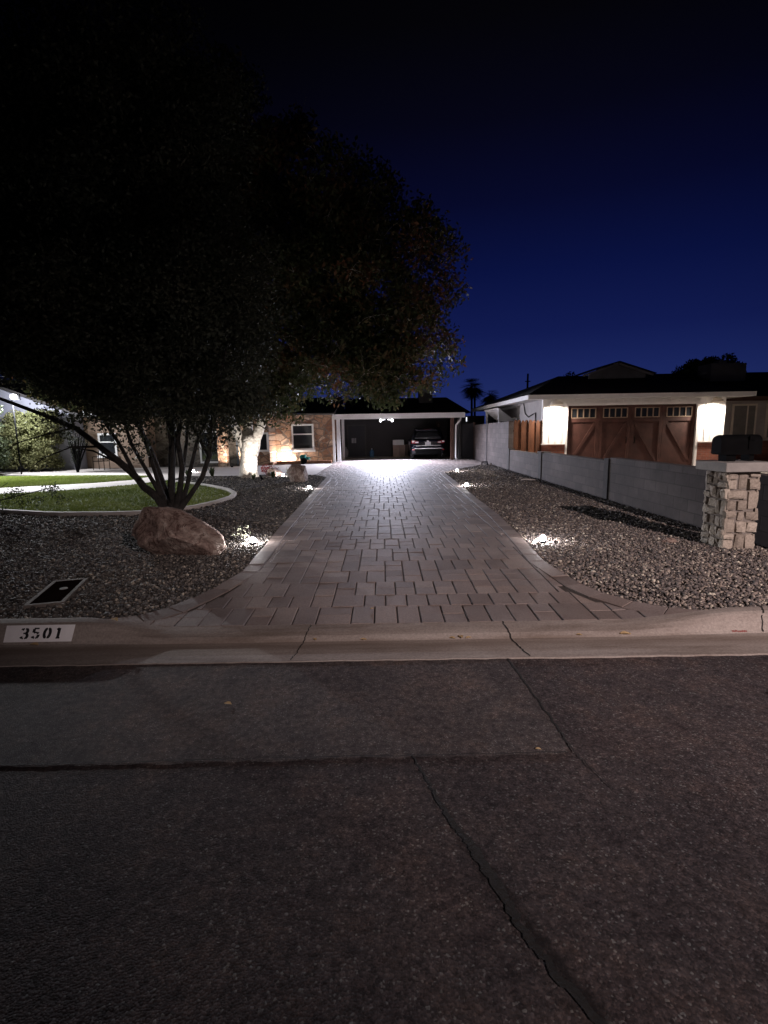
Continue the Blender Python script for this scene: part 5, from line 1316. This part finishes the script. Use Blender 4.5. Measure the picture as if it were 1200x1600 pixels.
mb = MB(); loft(mb, [plan_ring(0.30, 0.14, 4.45, 0.84), plan_ring(0.34, 0.07, 4.55, 0.90), plan_ring(0.50, 0.02, 4.62, 0.925), plan_ring(0.66, 0.0, 4.64, 0.93), plan_ring(0.70, 0.03, 4.64, 0.93),
                     plan_ring(0.72, 0.10, 4.62, 0.93), plan_ring(0.80, 0.115, 4.58, 0.93), plan_ring(0.92, 0.10, 4.5, 0.925), plan_ring(1.02, 0.12, 4.3, 0.90), plan_ring(1.08, 0.16, 3.9, 0.865), plan_ring(1.11, 0.20, 3.6, 0.83)])
mb.build('body', MT['carpaint'], t, smooth=True)
mb = MB(); loft(mb, [plan_ring(1.105, 0.22, 3.45, 0.81, 0.22), plan_ring(1.25, 0.34, 3.1, 0.765, 0.22), plan_ring(1.42, 0.50, 2.7, 0.70, 0.22), plan_ring(1.54, 0.60, 2.4, 0.65, 0.22)]); mb.build('cabin_glass', MT['glass'], t, smooth=True)
mb = MB(); loft(mb, [plan_ring(1.535, 0.42, 2.5, 0.67, 0.2), plan_ring(1.60, 0.40, 2.35, 0.66, 0.2), plan_ring(1.645, 0.55, 2.2, 0.60, 0.2), plan_ring(1.66, 0.8, 2.0, 0.5, 0.2)]); mb.build('roof', MT['carpaint'], t, smooth=True)
for sx in (-1, 1):
    mb = MB(); mb.bar((SX + sx * 0.80, SY + 0.24, GZ + 1.10), (SX + sx * 0.655, SY + 0.60, GZ + 1.56), 0.10, 0.09); mb.bar((SX + sx * 0.79, SY + 1.0, GZ + 1.10), (SX + sx * 0.67, SY + 0.95, GZ + 1.56), 0.06, 0.08); mb.build('roof_pillar', MT['carpaint'], t)
    mb = MB(); mb.tube([(SX + sx * 0.58, SY + 0.6, GZ + 1.66), (SX + sx * 0.58, SY + 0.7, GZ + 1.70), (SX + sx * 0.58, SY + 2.0, GZ + 1.69), (SX + sx * 0.58, SY + 2.1, GZ + 1.64)], 0.018, 6); mb.build('roof_rail', MT['black'], t)
    # tail lights wrap from the hatch to the wing
    mb = MB(); mb.prism([(SX + sx * 0.50, SY + 0.125, GZ + 0.90), (SX + sx * 0.70, SY + 0.10, GZ + 0.87), (SX + sx * 0.88, SY + 0.15, GZ + 0.88), (SX + sx * 0.905, SY + 0.19, GZ + 1.04), (SX + sx * 0.72, SY + 0.105, GZ + 1.03), (SX + sx * 0.50, SY + 0.13, GZ + 0.97)], (0, -0.045, 0))
    tl = mb.build('tail_light', MT['tail'], t)
    mb = MB(); mb.box(SX + sx * 0.60 - 0.085, SX + sx * 0.60 + 0.085, SY + 0.035, SY + 0.056, GZ + 0.905, GZ + 0.965); mb.box(SX + sx * 0.80 - 0.06, SX + sx * 0.80 + 0.06, SY + 0.04, SY + 0.075, GZ + 0.94, GZ + 1.02); mb.build('clear_lens', MT['tailclear'], tl)
    mb = MB(); mb.box(SX + sx * 0.80 - 0.06, SX + sx * 0.80 + 0.06, SY + 0.0, SY + 0.025, GZ + 0.52, GZ + 0.56); mb.build('reflector', MT['tail'], t)
mb = MB(); mb.box(SX - 0.68, SX + 0.68, SY + 0.075, SY + 0.105, GZ + 0.735, GZ + 0.765); mb.box(SX - 0.78, SX + 0.78, SY - 0.012, SY + 0.012, GZ + 0.585, GZ + 0.625); mb.build('chrome_strip', MT['chrome'], t)
mb = MB(); mb.box(SX - 0.70, SX + 0.70, SY - 0.012, SY + 0.10, GZ + 0.29, GZ + 0.565); mb.build('bumper_valance', MT['plastic'], t, bevel=0.02)
mb = MB(); mb.box(SX - 0.155, SX + 0.155, SY + 0.07, SY + 0.092, GZ + 0.80, GZ + 0.945); mb.build('licence_plate', MT['plate'], t)
mb = MB(); mb.lathe([(0.0, 0.0), (0.06, 0.0), (0.065, 0.012), (0.0, 0.014)], (0, 0, 0), 18); mb.v = [(SX + x, SY + 0.105 - z, GZ + 1.0 + y * 0.7) for x, y, z in mb.v]; mb.build('badge', MT['chrome'], t)
for sx in (-1, 1):
    for yy in (0.95, 3.65):
        cx = SX + sx * 0.82
        mb = MB(); ring = [(0.19, -0.10), (0.30, -0.105), (0.345, -0.07), (0.355, 0.0), (0.345, 0.07), (0.30, 0.105), (0.19, 0.10)]
        mb.lathe(ring, (0, 0, 0), 28); mb.v = [(cx + z, SY + yy + x, GZ + 0.355 + y) for x, y, z in mb.v]
        wh = thing('wheel', None, None, (cx - t.location.x, SY + yy - t.location.y, 0.355)); wh.parent = t
        mb.build('tyre', MT['tyre'], wh, smooth=True)
        mb = MB(); mb.lathe([(0.0, 0.05), (0.05, 0.06), (0.19, 0.04), (0.21, 0.09), (0.21, -0.09), (0.0, -0.05)], (0, 0, 0), 20); mb.v = [(cx + z * sx, SY + yy + x, GZ + 0.355 + y) for x, y, z in mb.v]
        mb.build('rim', MT['chrome'], wh, smooth=True)
mb = MB(); mb.box(SX - 0.20, SX + 0.20, SY + 0.44, SY + 0.455, GZ + 1.60, GZ + 1.625); mb.build('brake_light', MT['tail'], t)

# ================================================================== STONE HOUSE (left)
t = thing('stone_house', 'long stone-faced house with white-framed windows behind the trees', 'house', (-8.0, 27.0, 0.1))
mb = MB(); mb.box(-5.60, -2.62, 27.0, 34.0, 0.05, 2.55); mb.box(-6.45, -5.605, 25.5, 30.0, 0.05, 2.55); mb.build('stone_wall', MT['flag'], t)
mb = MB(); mb.box(-14.5, -6.46, 26.2, 31.0, 0.05, 2.55); mb.build('grey_stone_wall', MT['greystone'], t)
mb = MB(); mb.box(-2.615, -2.50, 26.93, 27.1, 0.1, 2.5); mb.build('corner_board', MT['white'], t)
mb = MB(); mb.box(-14.5, -11.5, 25.2, 26.195, 0.05, 2.55); mb.build('bay_wall', MT['tanwall'], t)
def house_window(x0, x1, z0, z1, y, sill=True, mid=True):
    mb = MB(); fw = 0.09
    mb.box(x0 - fw, x0, y - 0.05, y - 0.002, z0 - fw, z1 + fw); mb.box(x1, x1 + fw, y - 0.05, y - 0.002, z0 - fw, z1 + fw)
    mb.box(x0, x1, y - 0.05, y - 0.002, z1, z1 + fw); mb.box(x0, x1, y - 0.05, y - 0.002, z0 - fw, z0)
    if mid: mb.box(x0, x1, y - 0.045, y - 0.002, z0 + (z1 - z0) * 0.60, z0 + (z1 - z0) * 0.60 + 0.06)
    w = mb.build('window', MT['white'], t)
    mb = MB(); mb.box(x0, x1, y - 0.02, y - 0.004, z0, z1); mb.build('pane', MT['glass'], w)
    if sill: mb = MB(); mb.box(x0 - fw - 0.06, x1 + fw + 0.06, y - 0.14, y - 0.051, z0 - fw - 0.10, z0 - fw + 0.01); mb.build('sill', MT['white'], w)
house_window(-4.66, -3.68, 0.86, 2.02, 27.0)
house_window(-6.30, -5.72, 0.86, 1.62, 25.5, False, False)
house_window(-13.75, -13.05, 0.80, 1.70, 25.2)
house_window(-9.2, -8.3, 0.30, 1.75, 26.2, False, False)
for x in (-7.93, -6.92):
    mb = MB(); mb.box(x, x + 0.42, 24.7, 25.12, 0.1, 2.55); mb.build('porch_column', MT['colstone'], t, bevel=0.02)
mb = MB(); mb.box(-7.42, -6.52, 26.12, 26.198, 0.13, 2.1); d = mb.build('front_door', MT['bluedoor'], t)
mb = MB(); mb.box(-7.30, -6.64, 26.10, 26.119, 1.15, 1.25); mb.build('door_rail', MT['doordark'], d)
mb = MB(); mb.box(-2.45, -14.6, 24.4, 26.19, 2.56, 2.60) if False else mb.box(-14.6, -5.4, 24.3, 26.6, 2.56, 2.62); mb.box(-5.39, -2.45, 26.2, 27.6, 2.56, 2.62); mb.build('soffit', MT['carceil'], t)
mb = MB()
mb.add([(-15, 24.2, 2.63), (-5.4, 24.2, 2.63), (-5.4, 29, 3.75), (-15, 29, 3.75), (-15, 34.5, 2.63), (-5.4, 34.5, 2.63)], [(0, 1, 2, 3), (3, 2, 5, 4), (0, 3, 4), (1, 5, 2)])
mb.add([(-5.39, 26.1, 2.63), (-2.4, 26.1, 2.63), (-2.4, 31, 3.7), (-5.39, 31, 3.7), (-2.4, 35, 2.63), (-5.39, 35, 2.63)], [(0, 1, 2, 3), (3, 2, 4, 5), (1, 4, 2)])
mb.add([(-2.39, 32.7, 2.75), (5.6, 32.7, 2.75), (4.3, 35, 3.85), (-2.39, 35, 3.85), (-2.39, 38, 2.75), (5.6, 38, 2.75)], [(0, 1, 2, 3), (3, 2, 5, 4), (1, 5, 2)])
rf = mb.build('roof', MT['shingle'], t)
mb = MB(); mb.box(2.40, 3.30, 34.2, 35.0, 3.4, 4.85); mb.box(2.32, 3.38, 34.12, 35.08, 4.853, 4.95); mb.build('chimney', MT['chim'], rf)
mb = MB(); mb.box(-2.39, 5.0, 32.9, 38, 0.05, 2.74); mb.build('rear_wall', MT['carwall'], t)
# pale gabled wing, far left, with its floodlight
t2 = thing('pale_wing', 'pale stucco gabled wing behind the yellow-green bush at the far left', 'house', (-19, 26, 0.1))
mb = MB(); mb.prism([(-24, 24.3, 0.05), (-14.52, 24.3, 0.05), (-14.52, 24.3, 2.7), (-18.8, 24.3, 4.3), (-24, 24.3, 2.7)], (0, 6, 0)); mb.build('wall', MT['bluewall'], t2)
mb = MB(); mb.prism([(-24.6, 23.8, 2.62), (-18.8, 23.8, 4.42), (-13.9, 23.8, 2.58), (-13.9, 23.8, 2.70), (-18.8, 23.8, 4.54), (-24.6, 23.8, 2.74)], (0, 6.8, 0)); mb.build('roof', MT['shingle'], t2)
t3 = thing('lamp_post', 'thin dark post with a glaring white floodlight above the yellow-green bush', 'lamp post', (-15.35, 21.7, 0.1))
mb = MB(); mb.tube([(-15.35, 21.75, 0.05), (-15.35, 21.75, 3.42)], 0.03, 8); mb.build('post', MT['black'], t3, smooth=True)
mb = MB(); mb.box(-15.30, -15.02, 21.72, 21.78, 3.20, 3.44); fl = mb.build('lamp_housing', MT['black'], t3)
mb = MB(); mb.lathe([(0.0, -0.12), (0.09, -0.10), (0.14, 0.0), (0.10, 0.09), (0.0, 0.11)], (-15.16, 21.58, 3.32), 16); mb.build('bulb', MT['bulb'], fl, smooth=True)
add_light('flood_lamp_beam', 'SPOT', (-15.05, 21.40, 3.22), P_HOUSE, (0.94, 0.96, 1.0), fl, (-13.0, 18.7, 0.1), 0.08, R(92), 0.6)
add_light('flood_lamp_spill', 'POINT', (-15.16, 21.62, 3.02), P_HOUSE * 0.11, (0.90, 0.93, 1.0), fl, size=0.08)

# bed kerb along the house
mb = MB(); mb.box(-5.58, -2.63, 26.25, 26.42, 0.10, 0.24); mb.box(-5.58, -5.42, 25.3, 26.245, 0.10, 0.24)
tag(mb.build('bed_edging', MT['clay'], base=(-4.1, 26.3, 0.1), bevel=0.02), 'low brick edging of the planting bed under the stone wall window', 'edging')
# wall-wash lamp in the bed
t = thing('wash_lamp', 'glowing ground lamp lighting the stone wall in the planting bed', 'ground lamp', (-5.1, 26.62, 0.1))
mb = MB(); mb.lathe([(0.0, 0.0), (0.06, 0.0), (0.07, 0.05), (0.055, 0.06)], (-5.1, 26.62, 0.1), 14); mb.build('housing', MT['black'], t, smooth=True)
mb = MB(); mb.lathe([(0.054, 0.058), (0.03, 0.08), (0.0, 0.085)], (-5.1, 26.62, 0.1), 14); mb.build('lens', MT['lens'], t, smooth=True)
add_light('wash_lamp_light', 'POINT', (-5.1, 26.62, 0.26), P_WALLWASH, (1.0, 0.88, 0.78), t, size=0.04)
t = thing('column_lamp', 'small glowing ground lamp at the porch column foot', 'ground lamp', (-7.1, 24.1, 0.116))
mb = MB(); mb.lathe([(0.0, 0.0), (0.05, 0.0), (0.055, 0.04), (0.045, 0.05)], (-7.1, 24.1, 0.116), 14); mb.build('housing', MT['black'], t, smooth=True)
add_light('column_lamp_light', 'SPOT', (-7.1, 24.05, 0.20), P_COLUMN, (1.0, 0.86, 0.74), t, (-7.6, 24.9, 1.5), 0.03, R(100), 0.5)

# pots, card, chair
t = thing('planter_pot', 'dark round planter with teal leafy plant by the driveway', 'planter', (-4.0, 25.9, 0.118))
mb = MB(); mb.lathe([(0.0, 0.0), (0.13, 0.0), (0.19, 0.27), (0.20, 0.30), (0.17, 0.30), (0.16, 0.24), (0.0, 0.24)], (-4.0, 25.9, 0.118), 20); mb.build('pot', MT['black'], t, smooth=True)
leaf_obj('plant_leaves', [leaf_cloud((-4.0, 25.9, 0.46), 150, 0.22, 0.13, 0.5), leaf_cloud((-3.75, 25.85, 0.38), 60, 0.15, 0.10, 0.5)], MT['teal'], t)
t = thing('blue_notice', 'small blue notice card on a stake by the stone wall', 'notice', (-4.85, 26.75, 0.1))
mb = MB(); mb.box(-5.0, -4.74, 26.74, 26.755, 0.56, 0.80); mb.build('card', MT['bluecloth'], t)
mb = MB(); mb.box(-4.885, -4.855, 26.756, 26.77, 0.1, 0.7); mb.build('stake', MT['darkwood'], t)
t = thing('garden_chair', 'dark metal garden chair in front of the left house window', 'chair', (-13.1, 23.9, 0.1))
cx, cy = -13.1, 23.9
mb = MB(); mb.box(cx - 0.26, cx + 0.26, cy - 0.25, cy + 0.25, 0.50, 0.53); mb.build('seat', MT['black'], t)
for sx in (-1, 1):
    for sy in (-1, 1):
        mb = MB(); mb.tube([(cx + sx * 0.25, cy + sy * 0.24, 0.1), (cx + sx * 0.25, cy + sy * 0.24, 0.50 if sy > 0 else 0.72)], 0.016, 6); mb.build('leg', MT['black'], t)
    mb = MB(); mb.tube([(cx + sx * 0.25, cy - 0.24, 0.72), (cx + sx * 0.25, cy + 0.24, 0.72)], 0.018, 6); mb.build('armrest', MT['black'], t)
mb = MB(); mb.tube([(cx - 0.25, cy + 0.24, 0.53), (cx - 0.25, cy + 0.30, 0.98), (cx + 0.25, cy + 0.30, 0.98), (cx + 0.25, cy + 0.24, 0.53)], 0.016, 6)
for k in range(4): mb.tube([(cx - 0.15 + 0.1 * k, cy + 0.245, 0.53), (cx - 0.15 + 0.1 * k, cy + 0.30, 0.97)], 0.008, 5)
mb.build('backrest', MT['black'], t)

# ================================================================== FAR THINGS
def palm(label, x, y, h, r):
    t = thing('palm_tree', label, 'palm', (x, y, 0.1), group='palm trees far behind the houses')
    mb = MB(); mb.tube([(x, y, 0), (x + 0.05, y, h * 0.5), (x, y, h)], [0.17, 0.13, 0.12], 8); mb.build('trunk', MT['darkbark'], t, smooth=True)
    V = []
    for i in range(70):
        a = random.uniform(0, 6.28); e = random.uniform(-1.1, 1.0); d = Vector((math.cos(a) * math.cos(e), math.sin(a) * math.cos(e), math.sin(e))); c = Vector((x, y, h + 0.1))
        s = d.cross(Vector((0, 0, 1))).normalized()
        for k in range(9):
            q = c + d * r * 0.45; w = s.lerp(d.cross(s), 0.0) * (k - 4) * 0.07 * r
            tip = c + d * r + w * 2.2 + Vector((0, 0, -0.22 * r - abs(k - 4) * 0.03))
            V.append((q, q + s * 0.05, tip, tip - s * 0.02))
        V.append((c, c + s * 0.03, c + d * r * 0.5, c + d * r * 0.5 - s * 0.03))
    V = np.array([[tuple(p) for p in q] for q in V]).reshape(-1, 3)
    big_mesh('crown', V, np.arange(len(V)).reshape(-1, 4), MT['palmleaf'], t)
palm('tallest of the far palms, leftmost over the carport', 10.25, 60, 6.6, 1.3)
palm('middle far palm half hidden behind the tallest', 10.95, 62, 6.4, 1.2)
palm('shortest far palm with a dense round head, rightmost', 12.35, 60, 5.5, 1.15)
t = thing('utility_pole', 'thin bare pole standing behind the neighbour roof against the sky', 'pole', (16.6, 60, 0))
mb = MB(); mb.tube([(16.6, 60, 0), (16.65, 60, 7.9)], [0.14, 0.10], 8); mb.build('shaft', MT['darkbark'], t); mb = MB(); mb.box(16.35, 16.95, 59.95, 60.0, 7.0, 7.1); mb.build('crossarm', MT['darkbark'], t)
def far_tree(label, c, s, n, th, ls=0.16):
    t = thing('background_tree', label, 'tree', (c[0], c[1], 0.1), group='dark trees behind the neighbour house')
    mb = MB(); mb.tube([(c[0], c[1], 0), (c[0], c[1], c[2])], [th, th * 0.6], 8)
    cl = []
    for _ in range(n):
        d = rng.normal(size=3); d /= np.linalg.norm(d); p = np.array(c) + d * np.array(s) * rng.uniform(0.2, 1) ** 0.5
        cl.append(leaf_cloud(p, 130, 0.42, ls)); mb.tube([(c[0], c[1], c[2] * 0.7), tuple(p)], [0.05, 0.015], 5, cap=False)
    mb.build('trunk', MT['darkbark'], t, fix=False); leaf_obj('crown', cl, MT['leafD'], t)
far_tree('broad dark round tree behind the pale chimney', (19.8, 31.9, 4.6), (1.9, 1.6, 1.25), 110, 0.2, 0.22)
far_tree('small dark treetop peeking over the ridge left of the gablet', (11.3, 33, 4.3), (0.9, 0.8, 0.95), 14, 0.12)
far_tree('tiny dark treetop at the left slope of the neighbour roof', (10.6, 38, 3.9), (1.2, 0.8, 0.6), 12, 0.12)
far_tree('dark treetop beyond the left part of the carport roof', (-1.5, 42, 3.6), (3.2, 1.5, 1.6), 40, 0.2)

# ================================================================== SMALL LITTER
def dry_leaf(label, x, y, z, s, rz):
    n = 7; V = []; F = []
    for i in range(n):
        u = i / (n - 1); w = math.sin(math.pi * u) ** 0.8 * 0.32 + 0.01
        zz = 0.10 * math.sin(u * 3.0) + random.uniform(-.02, .02)
        V += [(-w, u - 0.5, zz + 0.12), (0, u - 0.5, zz), (w, u - 0.5, zz + 0.10)]
    for i in range(n - 1):
        for j in range(2): F.append((i * 3 + j, i * 3 + j + 1, (i + 1) * 3 + j + 1, (i + 1) * 3 + j))
    mb = MB(); mb.add([(a * s, b * s, c * s) for a, b, c in V], F)
    o = mb.build('fallen_leaf', MT['dryleaf'], fix=False); o.location = (x, y, z + 0.004); o.rotation_euler = (0, 0, rz)
    return tag(o, label, 'leaf', 'dry leaves fallen on kerb and gutter')
for lab, x, y, s, rz in (
    ('tan curled leaf under the house number on the kerb', -2.83, 3.91, 0.075, 1.4),
    ('pale dry leaf in the gutter nearest the right kerb crack', 0.60, 3.90, 0.055, 0.3),
    ('second pale dry leaf in the gutter left of the right kerb crack', 0.66, 3.89, 0.05, 1.9),
    ('brown dry leaf in the gutter beside the two pale ones', 0.53, 3.89, 0.05, 1.2),
    ('single yellowish leaf in the gutter near the left kerb crack', -0.57, 3.90, 0.04, 0.5),
    ('small dry leaf in the gutter middle of the driveway', -0.18, 3.89, 0.05, 1.4),
    ('pale crumpled leaf in the gutter right of the driveway', 1.92, 3.90, 0.085, 1.5),
    ('tan leaf in the gutter a step left of the pale crumpled one', 1.55, 3.90, 0.045, 1.3),
    ('brown leaf at the corner where gravel meets the left kerb', -2.28, 4.12, 0.08, 1.0),
    ('tiny leaf on the driveway middle near the kerb', -0.12, 4.45, 0.04, 2.2)):
    dry_leaf(lab, x, y, kerb_z(x, y) if y < 4.15 else 0.127 + apron(x, y), s, rz)
dry_leaf('pale leaf lying on the street asphalt far right', 2.39, 2.95, 0.0, 0.05, 0.9)
dry_leaf('pale leaf lying on the asphalt patch left of centre', -0.98, 2.93, 0.006, 0.05, 1.4)
dry_leaf('small pale leaf at the crack end on the street', 0.78, 2.43, 0.006, 0.03, 1.4)
mb = MB(); mb.tube([(4.10, 15.2, 0.165), (4.25, 15.27, 0.175), (4.42, 15.2, 0.165), (4.55, 15.25, 0.16)], [0.022, 0.026, 0.024, 0.014], 8)
tag(mb.build('stick', MT['walk'], base=(4.3, 15.2, 0.15), smooth=True), 'pale short stick lying on the gravel by the low wall', 'stick')
t = thing('hose_bib_clutter', 'dark small valve assembly on the ground at the tall block wall foot', 'valve', (4.55, 22.6, 0.1))
mb = MB(); mb.tube([(4.35, 22.6, 0.11), (4.35, 22.6, 0.26), (4.6, 22.65, 0.26), (4.6, 22.65, 0.11)], 0.03, 8); mb.build('pipe', MT['black'], t)
mb = MB(); mb.lathe([(0.0, 0.08), (0.06, 0.07), (0.07, 0.02), (0.0, 0.0)], (4.72, 22.55, 0.14), 12); mb.tube([(4.72, 22.55, 0.1), (4.72, 22.55, 0.15)], 0.02, 8); mb.build('valve_cap', MT['stucco'], t)
